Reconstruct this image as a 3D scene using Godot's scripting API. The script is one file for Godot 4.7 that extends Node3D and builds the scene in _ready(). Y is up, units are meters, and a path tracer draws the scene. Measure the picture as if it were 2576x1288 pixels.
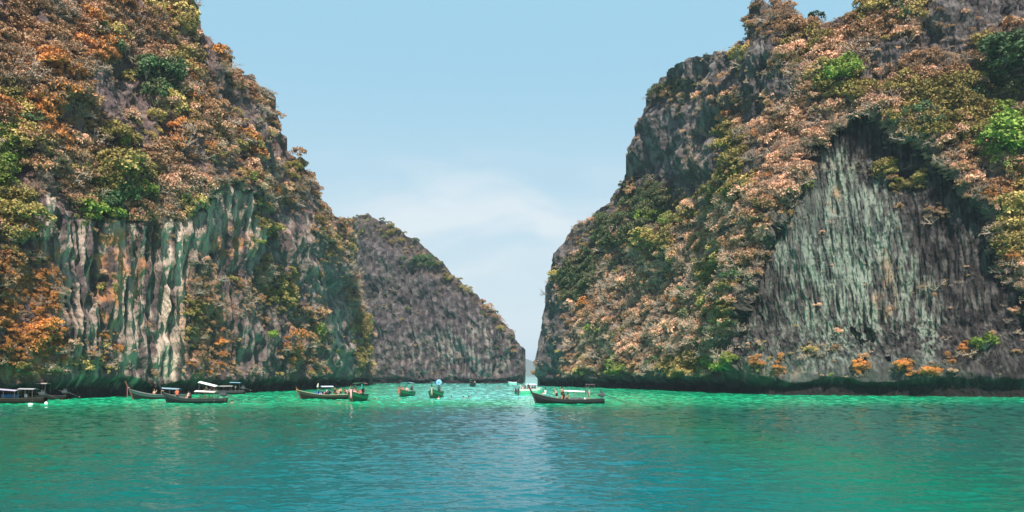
extends Node3D

# ---- survey: the photograph's station. Bearings and heights were measured on a 2576-wide print of it.
const FOC := 2022.0        # focal length in those units
const MID := 1288.0
const HOR := 945.0         # the horizon
const EYE := 3.9           # the eye above the water, metres
const EF := 7885.8         # EYE * FOC

const BROWN := 0
const PINK := 1
const ORANGE := 2
const OLIVE := 3
const GREEN := 4
const DARKGREEN := 5
const YELLOW := 6
const ROCK := 7
const FACE := 8
const PALE := 9
const TAN := 10
const TEAL := 11
const THIN := 12
const CHANNELS := 13

# base colours of the plants, linear
var plant_tone := [Vector3(.45, .262, .148), Vector3(.80, .49, .33), Vector3(.58, .25, .08), Vector3(.31, .245, .085), Vector3(.21, .285, .06), Vector3(.085, .135, .06), Vector3(.56, .43, .16)]

var rng := RandomNumberGenerator.new()
var n_warp := FastNoiseLite.new()
var n_big := FastNoiseLite.new()
var n_mid := FastNoiseLite.new()
var n_fine := FastNoiseLite.new()
var n_rib := FastNoiseLite.new()
var n_stain := FastNoiseLite.new()
var n_speck := FastNoiseLite.new()
var n_wave := FastNoiseLite.new()

var taken := {}
var mat := {}

# ---------------------------------------------------------------- naming and tagging
func numbered(called: String) -> String:
	if not taken.has(called):
		taken[called] = 0
		return called
	taken[called] += 1
	return "%s_%03d" % [called, taken[called]]


func tag(o: Node, label: String, category := "", group := "", kind := "") -> Node:
	if label != "":
		o.set_meta("label", label)
	if category != "":
		o.set_meta("category", category)
	if group != "":
		o.set_meta("group", group)
	if kind != "":
		o.set_meta("kind", kind)
	return o


func thing(called: String, label: String, category: String, at := Vector3.ZERO, turn := 0.0, group := "") -> Node3D:
	var o := Node3D.new()
	o.name = numbered(called)
	add_child(o)
	o.position = at
	o.rotation.y = turn
	tag(o, label, category, group)
	return o


func mesh_of(st: SurfaceTool) -> ArrayMesh:
	return st.commit()


func piece(called: String, mesh: Mesh, material: Material, parent: Node) -> MeshInstance3D:
	var o := MeshInstance3D.new()
	o.name = called if parent != self else numbered(called)
	o.mesh = mesh
	o.material_override = material
	parent.add_child(o, true)
	return o


func noise(n: FastNoiseLite, s: int, freq: float, octaves: int, kind := FastNoiseLite.FRACTAL_FBM) -> void:
	n.noise_type = FastNoiseLite.TYPE_SIMPLEX_SMOOTH
	n.seed = s
	n.frequency = freq
	n.fractal_type = kind if octaves > 1 else FastNoiseLite.FRACTAL_NONE
	n.fractal_octaves = octaves


func plain_mat(c: Color, rough := 0.7, metal := 0.0) -> StandardMaterial3D:
	var m := StandardMaterial3D.new()
	m.albedo_color = c.linear_to_srgb()
	m.roughness = rough
	m.metallic = metal
	m.metallic_specular = .5 if rough < .5 else .3
	m.cull_mode = BaseMaterial3D.CULL_DISABLED
	return m


# a point in the world seen from the station at print place (px, py), `far` metres ahead
func at(px: float, py: float, far: float) -> Vector3:
	return Vector3((px - MID) / FOC * far, EYE + (HOR - py) / FOC * far, -far)


# how far ahead the water lies that is seen at print height wy
func reach(wy: float) -> float:
	return EF / (wy - HOR)


func along(line: PackedVector2Array, x: float) -> float:
	if x <= line[0].x:
		return line[0].y
	for i in range(1, line.size()):
		if x <= line[i].x:
			var a := line[i - 1]
			var b := line[i]
			return lerpf(a.y, b.y, (x - a.x) / maxf(b.x - a.x, 0.001))
	return line[line.size() - 1].y


# ---------------------------------------------------------------- the land survey: what grows or lies bare where
const CELL := 8.0
const SX := -400.0
const SY := -420.0
const NX := 420
const NY := 182
var survey: Array[PackedFloat32Array] = []


func new_survey() -> void:
	survey = []
	for c in CHANNELS:
		var a := PackedFloat32Array()
		a.resize(NX * NY)
		survey.append(a)


func blob(ch: int, cx: float, cy: float, rx: float, ry: float, turn := 0.0, strength := 1.0) -> void:
	var r := maxf(rx, ry) * 1.5
	var a: PackedFloat32Array = survey[ch]
	var ct := cos(deg_to_rad(turn))
	var s := sin(deg_to_rad(turn))
	for j in range(maxi(0, int((cy - r - SY) / CELL)), mini(NY, int((cy + r - SY) / CELL) + 2)):
		for i in range(maxi(0, int((cx - r - SX) / CELL)), mini(NX, int((cx + r - SX) / CELL) + 2)):
			var x := SX + i * CELL - cx
			var y := SY + j * CELL - cy
			var u := (x * ct + y * s) / rx
			var v := (-x * s + y * ct) / ry
			var d := sqrt(u * u + v * v)
			var w := strength * (1.0 - smoothstep(0.62, 1.35, d))
			if w > a[j * NX + i]:
				a[j * NX + i] = w
	survey[ch] = a


func area(ch: int, poly: PackedVector2Array, strength := 1.0) -> void:
	var a: PackedFloat32Array = survey[ch]
	for j in NY:
		for i in NX:
			if Geometry2D.is_point_in_polygon(Vector2(SX + i * CELL, SY + j * CELL), poly):
				a[j * NX + i] = maxf(a[j * NX + i], strength)
	survey[ch] = a


func cell(px: float, py: float) -> int:
	return clampi(int((py - SY) / CELL + .5), 0, NY - 1) * NX + clampi(int((px - SX) / CELL + .5), 0, NX - 1)


# ---------------------------------------------------------------- a limestone massif
# Rows of stations along its foot (`foot`: print x, print y of the waterline) rise to its skyline (`sky`): steep where the survey says bare rock, leaning back where plants hold.
func massif(called: String, label: String, foot: PackedVector2Array, sky: PackedVector2Array, px0: float, px1: float, cols: int, rows: int, lean: float, rough: float, back: float, rib_pitch: float, rib_deep: float, niche: float, shade: float) -> Dictionary:
	var m_rock: PackedFloat32Array = survey[ROCK]
	var m_face: PackedFloat32Array = survey[FACE]
	var m_pale: PackedFloat32Array = survey[PALE]
	var m_tan: PackedFloat32Array = survey[TAN]
	var m_teal: PackedFloat32Array = survey[TEAL]
	var under := 3
	var rt := rows + under          # rows of the face; the back follows
	var foot_far := PackedFloat32Array()
	var crest := PackedFloat32Array()
	foot_far.resize(cols)
	crest.resize(cols)
	var wys := PackedFloat32Array()
	wys.resize(cols)
	for i in cols:
		var px := lerpf(px0, px1, i / (cols - 1.0))
		wys[i] = along(foot, px)
		crest[i] = minf(along(sky, px) + n_mid.get_noise_2d(px * .35, 7.0) * 5.0, wys[i] - 3.0)
	for pass_ in 3:
		var w2 := wys.duplicate()
		for i in cols:
			var t := 0.0
			for k in range(-9, 10):
				t += w2[clampi(i + k, 0, cols - 1)]
			wys[i] = t / 19.0
	for i in cols:
		foot_far[i] = reach(wys[i])
	# march up: set-back of every station and row
	var setb := PackedFloat32Array()
	var high := PackedFloat32Array()
	setb.resize(cols * rt)
	high.resize(cols * rt)
	for i in cols:
		var px := lerpf(px0, px1, i / (cols - 1.0))
		var d := foot_far[i]
		var s := 0.0
		var y0 := 0.0
		for j in rt:
			var o := i * rt + j
			if j < under:
				high[o] = -2.2 + j * 0.75
				setb[o] = 0.0
				continue
			var f := float(j - under) / (rows - 1.0)
			var py := lerpf(wys[i], crest[i], f)
			var y := EYE + (HOR - py) / FOC * (d + s)
			var q := cell(px, py)
			var k := lerpf(lean, 0.10, m_rock[q])
			k = lerpf(k, 0.015 if niche == 0.0 else .13, m_face[q])
			s += k * maxf(y - y0, 0.0)
			y = EYE + (HOR - py) / FOC * (d + s)
			y0 = y
			high[o] = y
			setb[o] = s
	# let neighbours agree
	for pass_ in 2:
		var src := setb.duplicate()
		for j in range(under, rt):
			var run := 0.0
			for k in range(-8, 9):
				run += src[clampi(k, 0, cols - 1) * rt + j]
			for i in cols:
				setb[i * rt + j] = run / 17.0
				run += src[clampi(i + 9, 0, cols - 1) * rt + j] - src[clampi(i - 8, 0, cols - 1) * rt + j]
	# a bare face cut back into the massif keeps its crisp rim
	if niche > 0.0:
		var cut := PackedFloat32Array()
		cut.resize(cols * rt)
		for i in cols:
			var px := lerpf(px0, px1, i / (cols - 1.0))
			for j in range(under, rt):
				var o := i * rt + j
				var py := lerpf(wys[i], crest[i], float(j - under) / (rows - 1.0))
				cut[o] = niche * m_face[cell(px + n_warp.get_noise_2d(px * .6, py * .6) * 6.0, py)] * smoothstep(4.0, 15.0, high[o])
		for i in range(3, cols - 3):
			for j in range(under + 2, rt - 2):
				var o := i * rt + j
				var t := 0.0
				for a in range(-3, 4):
					t += cut[o + a * rt - 2] + cut[o + a * rt] + cut[o + a * rt + 2]
				setb[o] += t / 21.0
	# smooth body
	var body := PackedVector3Array()
	body.resize(cols * rt)
	for i in cols:
		var px := lerpf(px0, px1, i / (cols - 1.0))
		for j in rt:
			var o := i * rt + j
			var far := foot_far[i] + setb[o]
			var y := high[o]
			if j >= under:
				var f := float(j - under) / (rows - 1.0)
				y = EYE + (HOR - lerpf(wys[i], crest[i], f)) / FOC * far
			body[o] = Vector3((px - MID) / FOC * far, y, -far)
	# relief along the normals
	var sp := .35 + .75 * rib_pitch
	var verts := PackedVector3Array()
	var tones := PackedColorArray()
	var outs := PackedVector3Array()
	verts.resize(cols * rt)
	tones.resize(cols * rt)
	outs.resize(cols * rt)
	for i in cols:
		var px := lerpf(px0, px1, i / (cols - 1.0))
		for j in rt:
			var o := i * rt + j
			var p := body[o]
			var du := body[mini(i + 3, cols - 1) * rt + j] - body[maxi(i - 3, 0) * rt + j]
			var dv := body[i * rt + mini(j + 3, rt - 1)] - body[i * rt + maxi(j - 3, 0)]
			var n := du.cross(dv).normalized()
			if n.z < -0.2:
				n = -n
			outs[o] = n
			var py := HOR - (p.y - EYE) / -p.z * FOC
			var jx := n_warp.get_noise_3dv(p * 3.0) * 14.0
			var jy := n_warp.get_noise_3d(p.z * 3.0, p.x * 3.0, p.y * 3.0) * 14.0
			var q := cell(px + jx, py + jy)
			var face := m_face[q]
			var rock := maxf(m_rock[q], face)
			var pale := m_pale[q]
			var wx := n_warp.get_noise_3d(p.x * .5, p.y * .35, p.z * .5) * 1.3
			var ribs := n_rib.get_noise_3d((p.x + wx + p.y * .10) * rib_pitch, p.y * .03, (p.z + wx) * rib_pitch)
			var big := n_big.get_noise_3dv(p)
			var mid := n_mid.get_noise_3d(p.x, p.y * .62, p.z)
			var fine := n_fine.get_noise_3d(p.x, p.y * .55, p.z)
			var shelf := n_mid.get_noise_3d(p.x * .25, p.y * 1.7, p.z * .25)
			var h := big * lerpf(4.5, 2.4, face) + (absf(mid) * -3.4 + .9) * lerpf(1.0, .4 if niche == 0.0 else .2, face) + fine * lerpf(1.3, 1.0 if niche == 0.0 else .4, face) + shelf * lerpf(1.1 if shade > .7 else .25, .35, face)
			var rib := 1.0 - absf(ribs) * 2.0 - absf(n_rib.get_noise_3d((p.x + wx + p.y * .10) * rib_pitch * 2.7 + 9.0, p.y * .07, (p.z + wx) * rib_pitch * 2.7)) * .7 * rock
			h += rib * lerpf(.25, 1.0, rock) * lerpf(.75, 1.35, pale) * rib_deep * smoothstep(2.0, 11.0, p.y)
			var low := clampf(p.y / 5.0, 0.0, 1.0)
			h *= rough * lerpf(.35, 1.0, low)
			# the sea has cut a notch along the foot
			var cut := (1.0 - smoothstep(1.4 + .8 * fine, 3.2 + 2.6 * mid, p.y)) * 2.0
			verts[o] = p + n * h - Vector3(n.x, 0, n.z).normalized() * cut
			# colour of the stone, with shade put in at arched face and foot
			var stain := n_stain.get_noise_3d((p.x + wx + p.y * .06) * sp, p.y * .032, (p.z + wx) * sp)
			var speck := n_speck.get_noise_3dv(p)
			var c := Vector3(.086, .074, .077).lerp(Vector3(.215, .186, .182), smoothstep(-.25, .45, speck + stain * .5))
			c *= shade
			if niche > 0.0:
				c = c.lerp(c * .36, face * (1.0 - pale * .6))  # arched face darkened: the shade it lies in is put into the colour
			var light := smoothstep(-.22, .20, stain + (pale - .62) * .35 + speck * .30) * pale
			c = c.lerp(Vector3(.47, .415, .35) if niche == 0.0 else Vector3(.225, .25, .205), light)
			var spot := smoothstep(.10, .42, stain + speck * .6) * face * (1.0 - pale) * .16
			c = c.lerp(Vector3(.30, .275, .25), spot)
			c = c.lerp(Vector3(.37, .185, .085), m_tan[q] * smoothstep(-.25, .25, speck + stain * .4) * .9)
			c = c.lerp(Vector3(.17, .235, .20), m_teal[q] * .36)
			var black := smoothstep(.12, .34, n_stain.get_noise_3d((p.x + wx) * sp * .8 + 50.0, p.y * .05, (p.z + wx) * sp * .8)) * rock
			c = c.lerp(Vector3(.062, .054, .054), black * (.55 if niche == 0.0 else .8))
			if rock < .6:
				c = c.lerp(Vector3(.105, .078, .062) * (1.0 + speck * .7), (1.0 - rock) * .55)
			var tide_and_shade := 1.0 - smoothstep(1.6 + speck * 2.0, 3.6 + speck * 4.0, p.y)  # tide stain, plus shade put into the colour of the undercut
			c = c.lerp(Vector3(.018, .016, .016), tide_and_shade * .93)
			if niche == 0.0 and shade == 1.0:
				c *= Vector3(1.13, .95, .92)
			if shade < .7:
				c *= Vector3(1.04, 1.02, 1.04)
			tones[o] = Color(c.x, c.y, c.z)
	# triangles, then the crest and the far side
	var index := PackedInt32Array()
	for i in cols - 1:
		for j in rt - 1:
			var a := i * rt + j
			var b := a + rt
			index.append_array(PackedInt32Array([a, a + 1, b, b, a + 1, b + 1]))
	var rear := 7
	var first := verts.size()
	for i in cols:
		var top := verts[i * rt + rt - 1]
		var away := Vector3(top.x, 0, top.z).normalized()
		for j in rear:
			var f := (j + 1.0) / rear
			var y := maxf(top.y, 0.0) * (1.0 - pow(f, 2.2)) - 3.0 * f
			var p := top + away * back * f
			p.y = y + n_big.get_noise_3d(p.x, y, p.z) * 5.0 * (1.0 - f) * clampf(top.y / 20.0, 0.0, 1.0) - 1.5 * clampf(f * 4.0, 0, 1)
			verts.append(p)
			tones.append(Color(.12, .085, .055))
	for i in cols - 1:
		for j in rear:
			var a := i * rt + rt - 1 if j == 0 else first + i * rear + j - 1
			var b := (i + 1) * rt + rt - 1 if j == 0 else first + (i + 1) * rear + j - 1
			var a2 := first + i * rear + j
			var b2 := first + (i + 1) * rear + j
			index.append_array(PackedInt32Array([a, a2, b, b, a2, b2]))
	var arrays := []
	arrays.resize(Mesh.ARRAY_MAX)
	arrays[Mesh.ARRAY_VERTEX] = verts
	arrays[Mesh.ARRAY_COLOR] = tones
	arrays[Mesh.ARRAY_INDEX] = index
	var mesh := ArrayMesh.new()
	mesh.add_surface_from_arrays(Mesh.PRIMITIVE_TRIANGLES, arrays)
	var o := piece(called, mesh, mat.stone, self)
	tag(o, label, "", "", "structure")
	return {"verts": verts, "outs": outs, "cols": cols, "rows": rt, "under": under, "px0": px0, "px1": px1}


# ---------------------------------------------------------------- plants
func leaf(st: SurfaceTool, p: Vector3, size: float, tone: float) -> void:
	var a := Vector3(rng.randfn(), rng.randfn(), rng.randfn()).normalized()
	var b := a.cross(Vector3(rng.randfn(), rng.randfn(), rng.randfn())).normalized()
	st.set_color(Color(tone, tone, tone))
	var l := size * rng.randf_range(.7, 1.3)
	var w := l * .55
	st.add_vertex(p - a * l)
	st.add_vertex(p + b * w)
	st.add_vertex(p + a * l)
	st.add_vertex(p - a * l)
	st.add_vertex(p + a * l)
	st.add_vertex(p - b * w)


func twig(st: SurfaceTool, a: Vector3, b: Vector3, ra: float, rb: float, tone: float, sides := 3) -> void:
	var d := (b - a).normalized()
	var u := d.cross(Vector3(.31, .74, .6)).normalized()
	var v := d.cross(u)
	st.set_color(Color(tone, tone, tone))
	for k in sides:
		var t0 := TAU * k / sides
		var t1 := TAU * (k + 1) / sides
		var e0 := u * cos(t0) + v * sin(t0)
		var e1 := u * cos(t1) + v * sin(t1)
		st.add_vertex(a + e0 * ra)
		st.add_vertex(a + e1 * ra)
		st.add_vertex(b + e0 * rb)
		st.add_vertex(b + e0 * rb)
		st.add_vertex(a + e1 * ra)
		st.add_vertex(b + e1 * rb)


# a crown of leaf sprays round 9 to 14 limbs' ends; one metre in radius
func leafy(s: int, flat: float, leaves: int, size: float) -> Array:
	rng.seed = s
	var crown := SurfaceTool.new()
	crown.begin(Mesh.PRIMITIVE_TRIANGLES)
	var wood := SurfaceTool.new()
	wood.begin(Mesh.PRIMITIVE_TRIANGLES)
	var n := rng.randi_range(10, 15)
	for k in n:
		var th := rng.randf() * TAU
		var up := rng.randf_range(-.15, 1.0)
		var r := sqrt(maxf(0.0, 1.0 - up * up)) * rng.randf_range(.55, .95)
		var c := Vector3(cos(th) * r, (.2 + up * .75) * flat, sin(th) * r)
		var rad := rng.randf_range(.26, .46)
		var tone := rng.randf_range(.72, 1.3)
		twig(wood, Vector3(0, -.55, 0), c * .8, .05, .015, 1.0)
		for m in leaves:
			var e := Vector3(rng.randfn(), rng.randfn() * .7 + .25, rng.randfn()).normalized() * rad * pow(rng.randf(), .4)
			e.y *= .85
			leaf(crown, c + e, size, tone * rng.randf_range(.8, 1.22))
	return [crown.commit(), wood.commit()]


# dry brush: forking bare twigs with a few shrivelled leaves
func brush(s: int, dry: int) -> Array:
	rng.seed = s
	var crown := SurfaceTool.new()
	crown.begin(Mesh.PRIMITIVE_TRIANGLES)
	var wood := SurfaceTool.new()
	wood.begin(Mesh.PRIMITIVE_TRIANGLES)
	for k in 9:
		var th := rng.randf() * TAU
		var dir := Vector3(cos(th), rng.randf_range(.3, 1.2), sin(th)).normalized()
		var a := Vector3(0, -.5, 0)
		var b := a + dir * rng.randf_range(.6, .9)
		twig(wood, a, b, .05, .03, .9)
		for m in 3:
			var d2 := (dir + Vector3(rng.randfn(), rng.randfn(), rng.randfn()) * .55).normalized()
			var c := b + d2 * rng.randf_range(.3, .55)
			twig(wood, b, c, .03, .018, 1.1)
			for q in 2:
				var d3 := (d2 + Vector3(rng.randfn(), rng.randfn(), rng.randfn()) * .6).normalized()
				var e := c + d3 * rng.randf_range(.15, .35)
				twig(wood, c, e, .018, .010, 1.3)
				var tone := rng.randf_range(.7, 1.35)
				for l in dry:
					leaf(crown, c.lerp(e, rng.randf_range(-.3, 1.1)) + Vector3(rng.randfn(), rng.randfn(), rng.randfn()) * .09, .055, tone * rng.randf_range(.8, 1.25))
	return [crown.commit(), wood.commit()]

var crowns := []      # [crown, wood] pairs: 0-4 leafy, 5-8 brush
const LEAFY := 5
const BRUSH := 4


func make_plants() -> void:
	crowns.append(leafy(11, .90, 40, .115))
	crowns.append(leafy(12, .80, 44, .105))
	crowns.append(leafy(13, 1.05, 38, .12))
	crowns.append(leafy(14, .72, 42, .11))
	crowns.append(leafy(15, .95, 48, .10))
	crowns.append(brush(21, 3))
	crowns.append(brush(22, 4))
	crowns.append(brush(23, 2))
	crowns.append(brush(24, 5))


# scatter plants over a massif; the ones that stand out become things of their own, the rest one mass
func clothe(m: Dictionary, tries: int, usual: Array, size: float, where: String, singles: int, s: int, namer: Callable) -> void:
	rng.seed = s
	var verts: PackedVector3Array = m.verts
	var outs: PackedVector3Array = m.outs
	var cols: int = m.cols
	var rt: int = m.rows
	var under: int = m.under
	var m_rock: PackedFloat32Array = survey[ROCK]
	var m_face: PackedFloat32Array = survey[FACE]
	var m_thin: PackedFloat32Array = survey[THIN]
	var found := []
	var w := PackedFloat32Array()
	w.resize(7)
	for t in tries:
		var i := rng.randi_range(0, cols - 1)
		var j := rng.randi_range(under, rt - 1)
		var p := verts[i * rt + j]
		if p.y < 3.6:
			continue
		var px := MID + p.x / -p.z * FOC
		var py := HOR - (p.y - EYE) / -p.z * FOC
		var q := cell(px + rng.randf_range(-7, 7), py + rng.randf_range(-7, 7))
		var best := 0.0
		var sum := 0.0
		for k in 7:
			var v: float = survey[k][q]
			best = maxf(best, v)
			w[k] = v * v * 1.6 + float(usual[k]) * (1.0 - minf(v, 1.0))
		if best > .6:
			for k in 7:
				w[k] = w[k] * (1.0 if survey[k][q] > .3 else .08)
		for k in 7:
			sum += w[k]
		var dens := lerpf(1.0, .05, m_rock[q])
		dens = lerpf(dens, .02, m_face[q])
		dens *= lerpf(.08, 1.0, smoothstep(-.14, .14, n_mid.get_noise_3d(p.x * .55, p.y * .8, p.z * .55)))
		dens = maxf(dens, best * .85) * (1.0 - m_thin[q])
		if rng.randf() > dens:
			continue
		var patchy := clampf(.5 + n_mid.get_noise_3d(p.x * .5 + 200.0, p.y * .6, p.z * .5) * 1.1 + rng.randfn() * .14, 0.0, .999)
		var pick := (patchy if rng.randf() < .8 else rng.randf()) * sum
		var kind := 0
		while kind < 6 and pick > w[kind]:
			pick -= w[kind]
			kind += 1
		var dry := .0
		match kind:
			BROWN: dry = .45
			PINK: dry = .72
			ORANGE: dry = .3
		var r := size * exp(rng.randfn() * .5)
		if m_rock[q] > .4 or m_face[q] > .3:
			r *= .5
		if kind >= OLIVE:
			r *= 1.2
		r = clampf(r, size * .4, size * 2.8)
		if j > rt - 14:
			r *= .6
		if px > 1296.0 and px < 1372.0:
			r *= .45
		var variant := LEAFY + rng.randi_range(0, BRUSH - 1) if rng.randf() < dry else rng.randi_range(0, LEAFY - 1)
		var n := outs[i * rt + j]
		var c: Vector3 = plant_tone[kind] * exp(rng.randfn() * .17)
		c = c.lerp(plant_tone[BROWN], rng.randf() * .25)
		var basis := Basis(Vector3.UP, rng.randf() * TAU).rotated(Vector3(n.z, 0, -n.x).normalized(), rng.randf_range(0.0, .45)).scaled(Vector3(r, r * rng.randf_range(.75, 1.1), r))
		found.append({"at": p + n * r * .25 + Vector3(0, r * .2, 0), "basis": basis, "r": r, "kind": kind, "v": variant, "c": c, "px": px, "py": py, "big": r / -p.z * (1.7 if kind >= OLIVE else 1.0)})
	for f in found:
		if f.px < 2.0 or f.px > 2574.0 or f.py < 2.0:
			f.big = 0.0
	found.sort_custom(func(a, b): return a.big > b.big)
	for k in mini(singles, found.size()):
		var f: Dictionary = found[k]
		var named: Array = namer.call(f.kind, f.v >= LEAFY, f.px, f.py, (f.c as Vector3).x / (plant_tone[f.kind] as Vector3).x, f.r / size)
		var o := thing(named[0], named[1], named[2], f.at, 0.0, named[3])
		o.basis = f.basis
		var tone := clampi(int((f.c as Vector3).x / (plant_tone[f.kind] as Vector3).x * 3.0), 1, 4)
		piece("crown", crowns[f.v][0], crown_mat(f.kind, tone), o)
		piece("stem", crowns[f.v][1], mat.wood, o)
	var rest := found.slice(singles)
	var mass := thing("scrub", "mass of small dry and green scrub covering the " + where, "scrub")
	mass.set_meta("kind", "stuff")
	for v in LEAFY + BRUSH:
		var mine := rest.filter(func(f): return f.v == v)
		if mine.is_empty():
			continue
		for part in (2 if v >= LEAFY else 1):
			var mm := MultiMesh.new()
			mm.transform_format = MultiMesh.TRANSFORM_3D
			mm.use_colors = true
			mm.mesh = crowns[v][part]
			mm.instance_count = mine.size()
			for k in mine.size():
				var f: Dictionary = mine[k]
				mm.set_instance_transform(k, Transform3D(f.basis, f.at))
				var c: Vector3 = f.c
				if part == 1:
					c = Vector3(1, 1, 1)
				mm.set_instance_color(k, Color(c.x, c.y, c.z))
			var o := MultiMeshInstance3D.new()
			o.name = "foliage" if part == 0 else "twigs"
			o.multimesh = mm
			o.material_override = mat.leaf if part == 0 else mat.wood
			o.set_meta("kind", "stuff")
			mass.add_child(o, true)


func crown_mat(kind: int, tone: int) -> StandardMaterial3D:
	var key := "crown%d_%d" % [kind, tone]
	if not mat.has(key):
		var m: StandardMaterial3D = (mat.leaf as StandardMaterial3D).duplicate()
		var c: Vector3 = plant_tone[kind] * (tone / 3.0 + .15)
		m.albedo_color = Color(c.x, c.y, c.z).linear_to_srgb()
		mat[key] = m
	return mat[key]


var bare_spot := []


# the place on a massif seen at print place (px, py), and which way it faces
func spot(m: Dictionary, px: float, py: float) -> Array:
	var verts: PackedVector3Array = m.verts
	var outs: PackedVector3Array = m.outs
	var cols: int = m.cols
	var rt: int = m.rows
	var best := 0
	var near := 1e9
	var i0 := clampi(int((px - m.px0) / (m.px1 - m.px0) * (cols - 1)), 0, cols - 1)
	for i in range(maxi(0, i0 - 8), mini(cols, i0 + 9)):
		for j in range(int(m.under), rt):
			var p := verts[i * rt + j]
			var e := Vector2(MID + p.x / -p.z * FOC - px, HOR - (p.y - EYE) / -p.z * FOC - py).length()
			if e < near:
				near = e
				best = i * rt + j
	return [verts[best], outs[best]]


# one plant that stands out by itself: a stem and one to six boughs
func landmark(m: Dictionary, called: String, label: String, cat: String, kind: int, px: float, py: float, r: float, boughs: int, tone := 3, group := "") -> void:
	var best := spot(m, px, py)
	var base: Vector3 = best[0]
	var n: Vector3 = best[1]
	rng.seed = int(px * 31.0 + py)
	var o := thing(called, label, cat, base, 0.0, group)
	var st := begin()
	for k in boughs:
		var off := Vector3.ZERO
		if boughs > 1:
			off = Vector3(rng.randf_range(-1, 1), rng.randf_range(-.5, .6), rng.randf_range(-.3, .6)) * r * .62
		var c := n * r * .35 + Vector3(0, r * .12, 0) + off
		var s := r * (rng.randf_range(.5, .72) if boughs > 1 else 1.0)
		tube(st, -n * .4, c - Vector3(0, s * .3, 0), .05 * r + .03, .03 * r + .02, 6)
		var cr := piece("crown" if boughs == 1 else "bough", crowns[rng.randi_range(0, LEAFY - 1)][0], crown_mat(kind, tone if rng.randf() < .6 else clampi(tone + 1, 1, 4)), o)
		cr.position = c
		cr.basis = Basis(Vector3.UP, rng.randf() * TAU).scaled(Vector3(s, s * .85, s))
	piece("stem", st.commit(), paint(Color(.16, .12, .095), .9), o)


# ---------------------------------------------------------------- water
func swell(x: float, z: float, d: float) -> float:
	var h := 0.0
	var k := 1.0 - smoothstep(60.0, 260.0, d)
	h += n_wave.get_noise_2d(x * .16, z * .30) * .09
	h += n_wave.get_noise_2d(x * .55 + 40.0, z * .95) * .052 * (1.0 - smoothstep(90.0, 300.0, d))
	if d < 90.0:
		h += n_wave.get_noise_2d(x * 1.6 + 90.0, z * 2.6 + 30.0) * .011 * (1.0 - smoothstep(45.0, 90.0, d))
	h *= lerpf(.55, 1.0, k)
	# the breeze ruffles the open water over the sandbar
	return h + n_wave.get_noise_2d(x * .40 + 17.0, z * .36) * .19 * smoothstep(62.0, 150.0, d)


func water_tone(x: float, z: float) -> Color:
	var d := -z
	if d < 0.0:
		return Color(0.0, .085, .072)
	var a := n_warp.get_noise_2d(x * .5, z * .5)
	var b := n_warp.get_noise_2d(x * 2.2, z * 2.0)
	var edge := 109.0 + a * 5.0 + b * 3.0 + maxf(0.0, x - 8.0) * .30
	var shoal := pow(smoothstep(edge - 40.0 - 14.0 * absf(b), edge + 9.0, d), 2.2)
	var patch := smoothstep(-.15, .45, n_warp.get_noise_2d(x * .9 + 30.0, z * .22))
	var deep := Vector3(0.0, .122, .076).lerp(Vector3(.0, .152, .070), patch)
	# middle bluer, reflected sky put into the colour; right side also bluer
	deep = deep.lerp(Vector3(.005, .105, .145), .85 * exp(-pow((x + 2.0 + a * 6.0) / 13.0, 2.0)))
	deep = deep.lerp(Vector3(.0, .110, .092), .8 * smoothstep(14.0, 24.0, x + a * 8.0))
	var u := x / maxf(d, 1.0)
	var mid := exp(-pow((u + .045) / .105, 2.0)) * smoothstep(112.0, 150.0, d + a * 8.0)
	var sand := Vector3(.015, .45, .215).lerp(Vector3(.16, .68, .60), mid)
	sand *= 1.0 + .12 * n_warp.get_noise_2d(x * 1.2, z * .8)
	var c := deep.lerp(sand, shoal)
	return Color(c.x, c.y, c.z)


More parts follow.
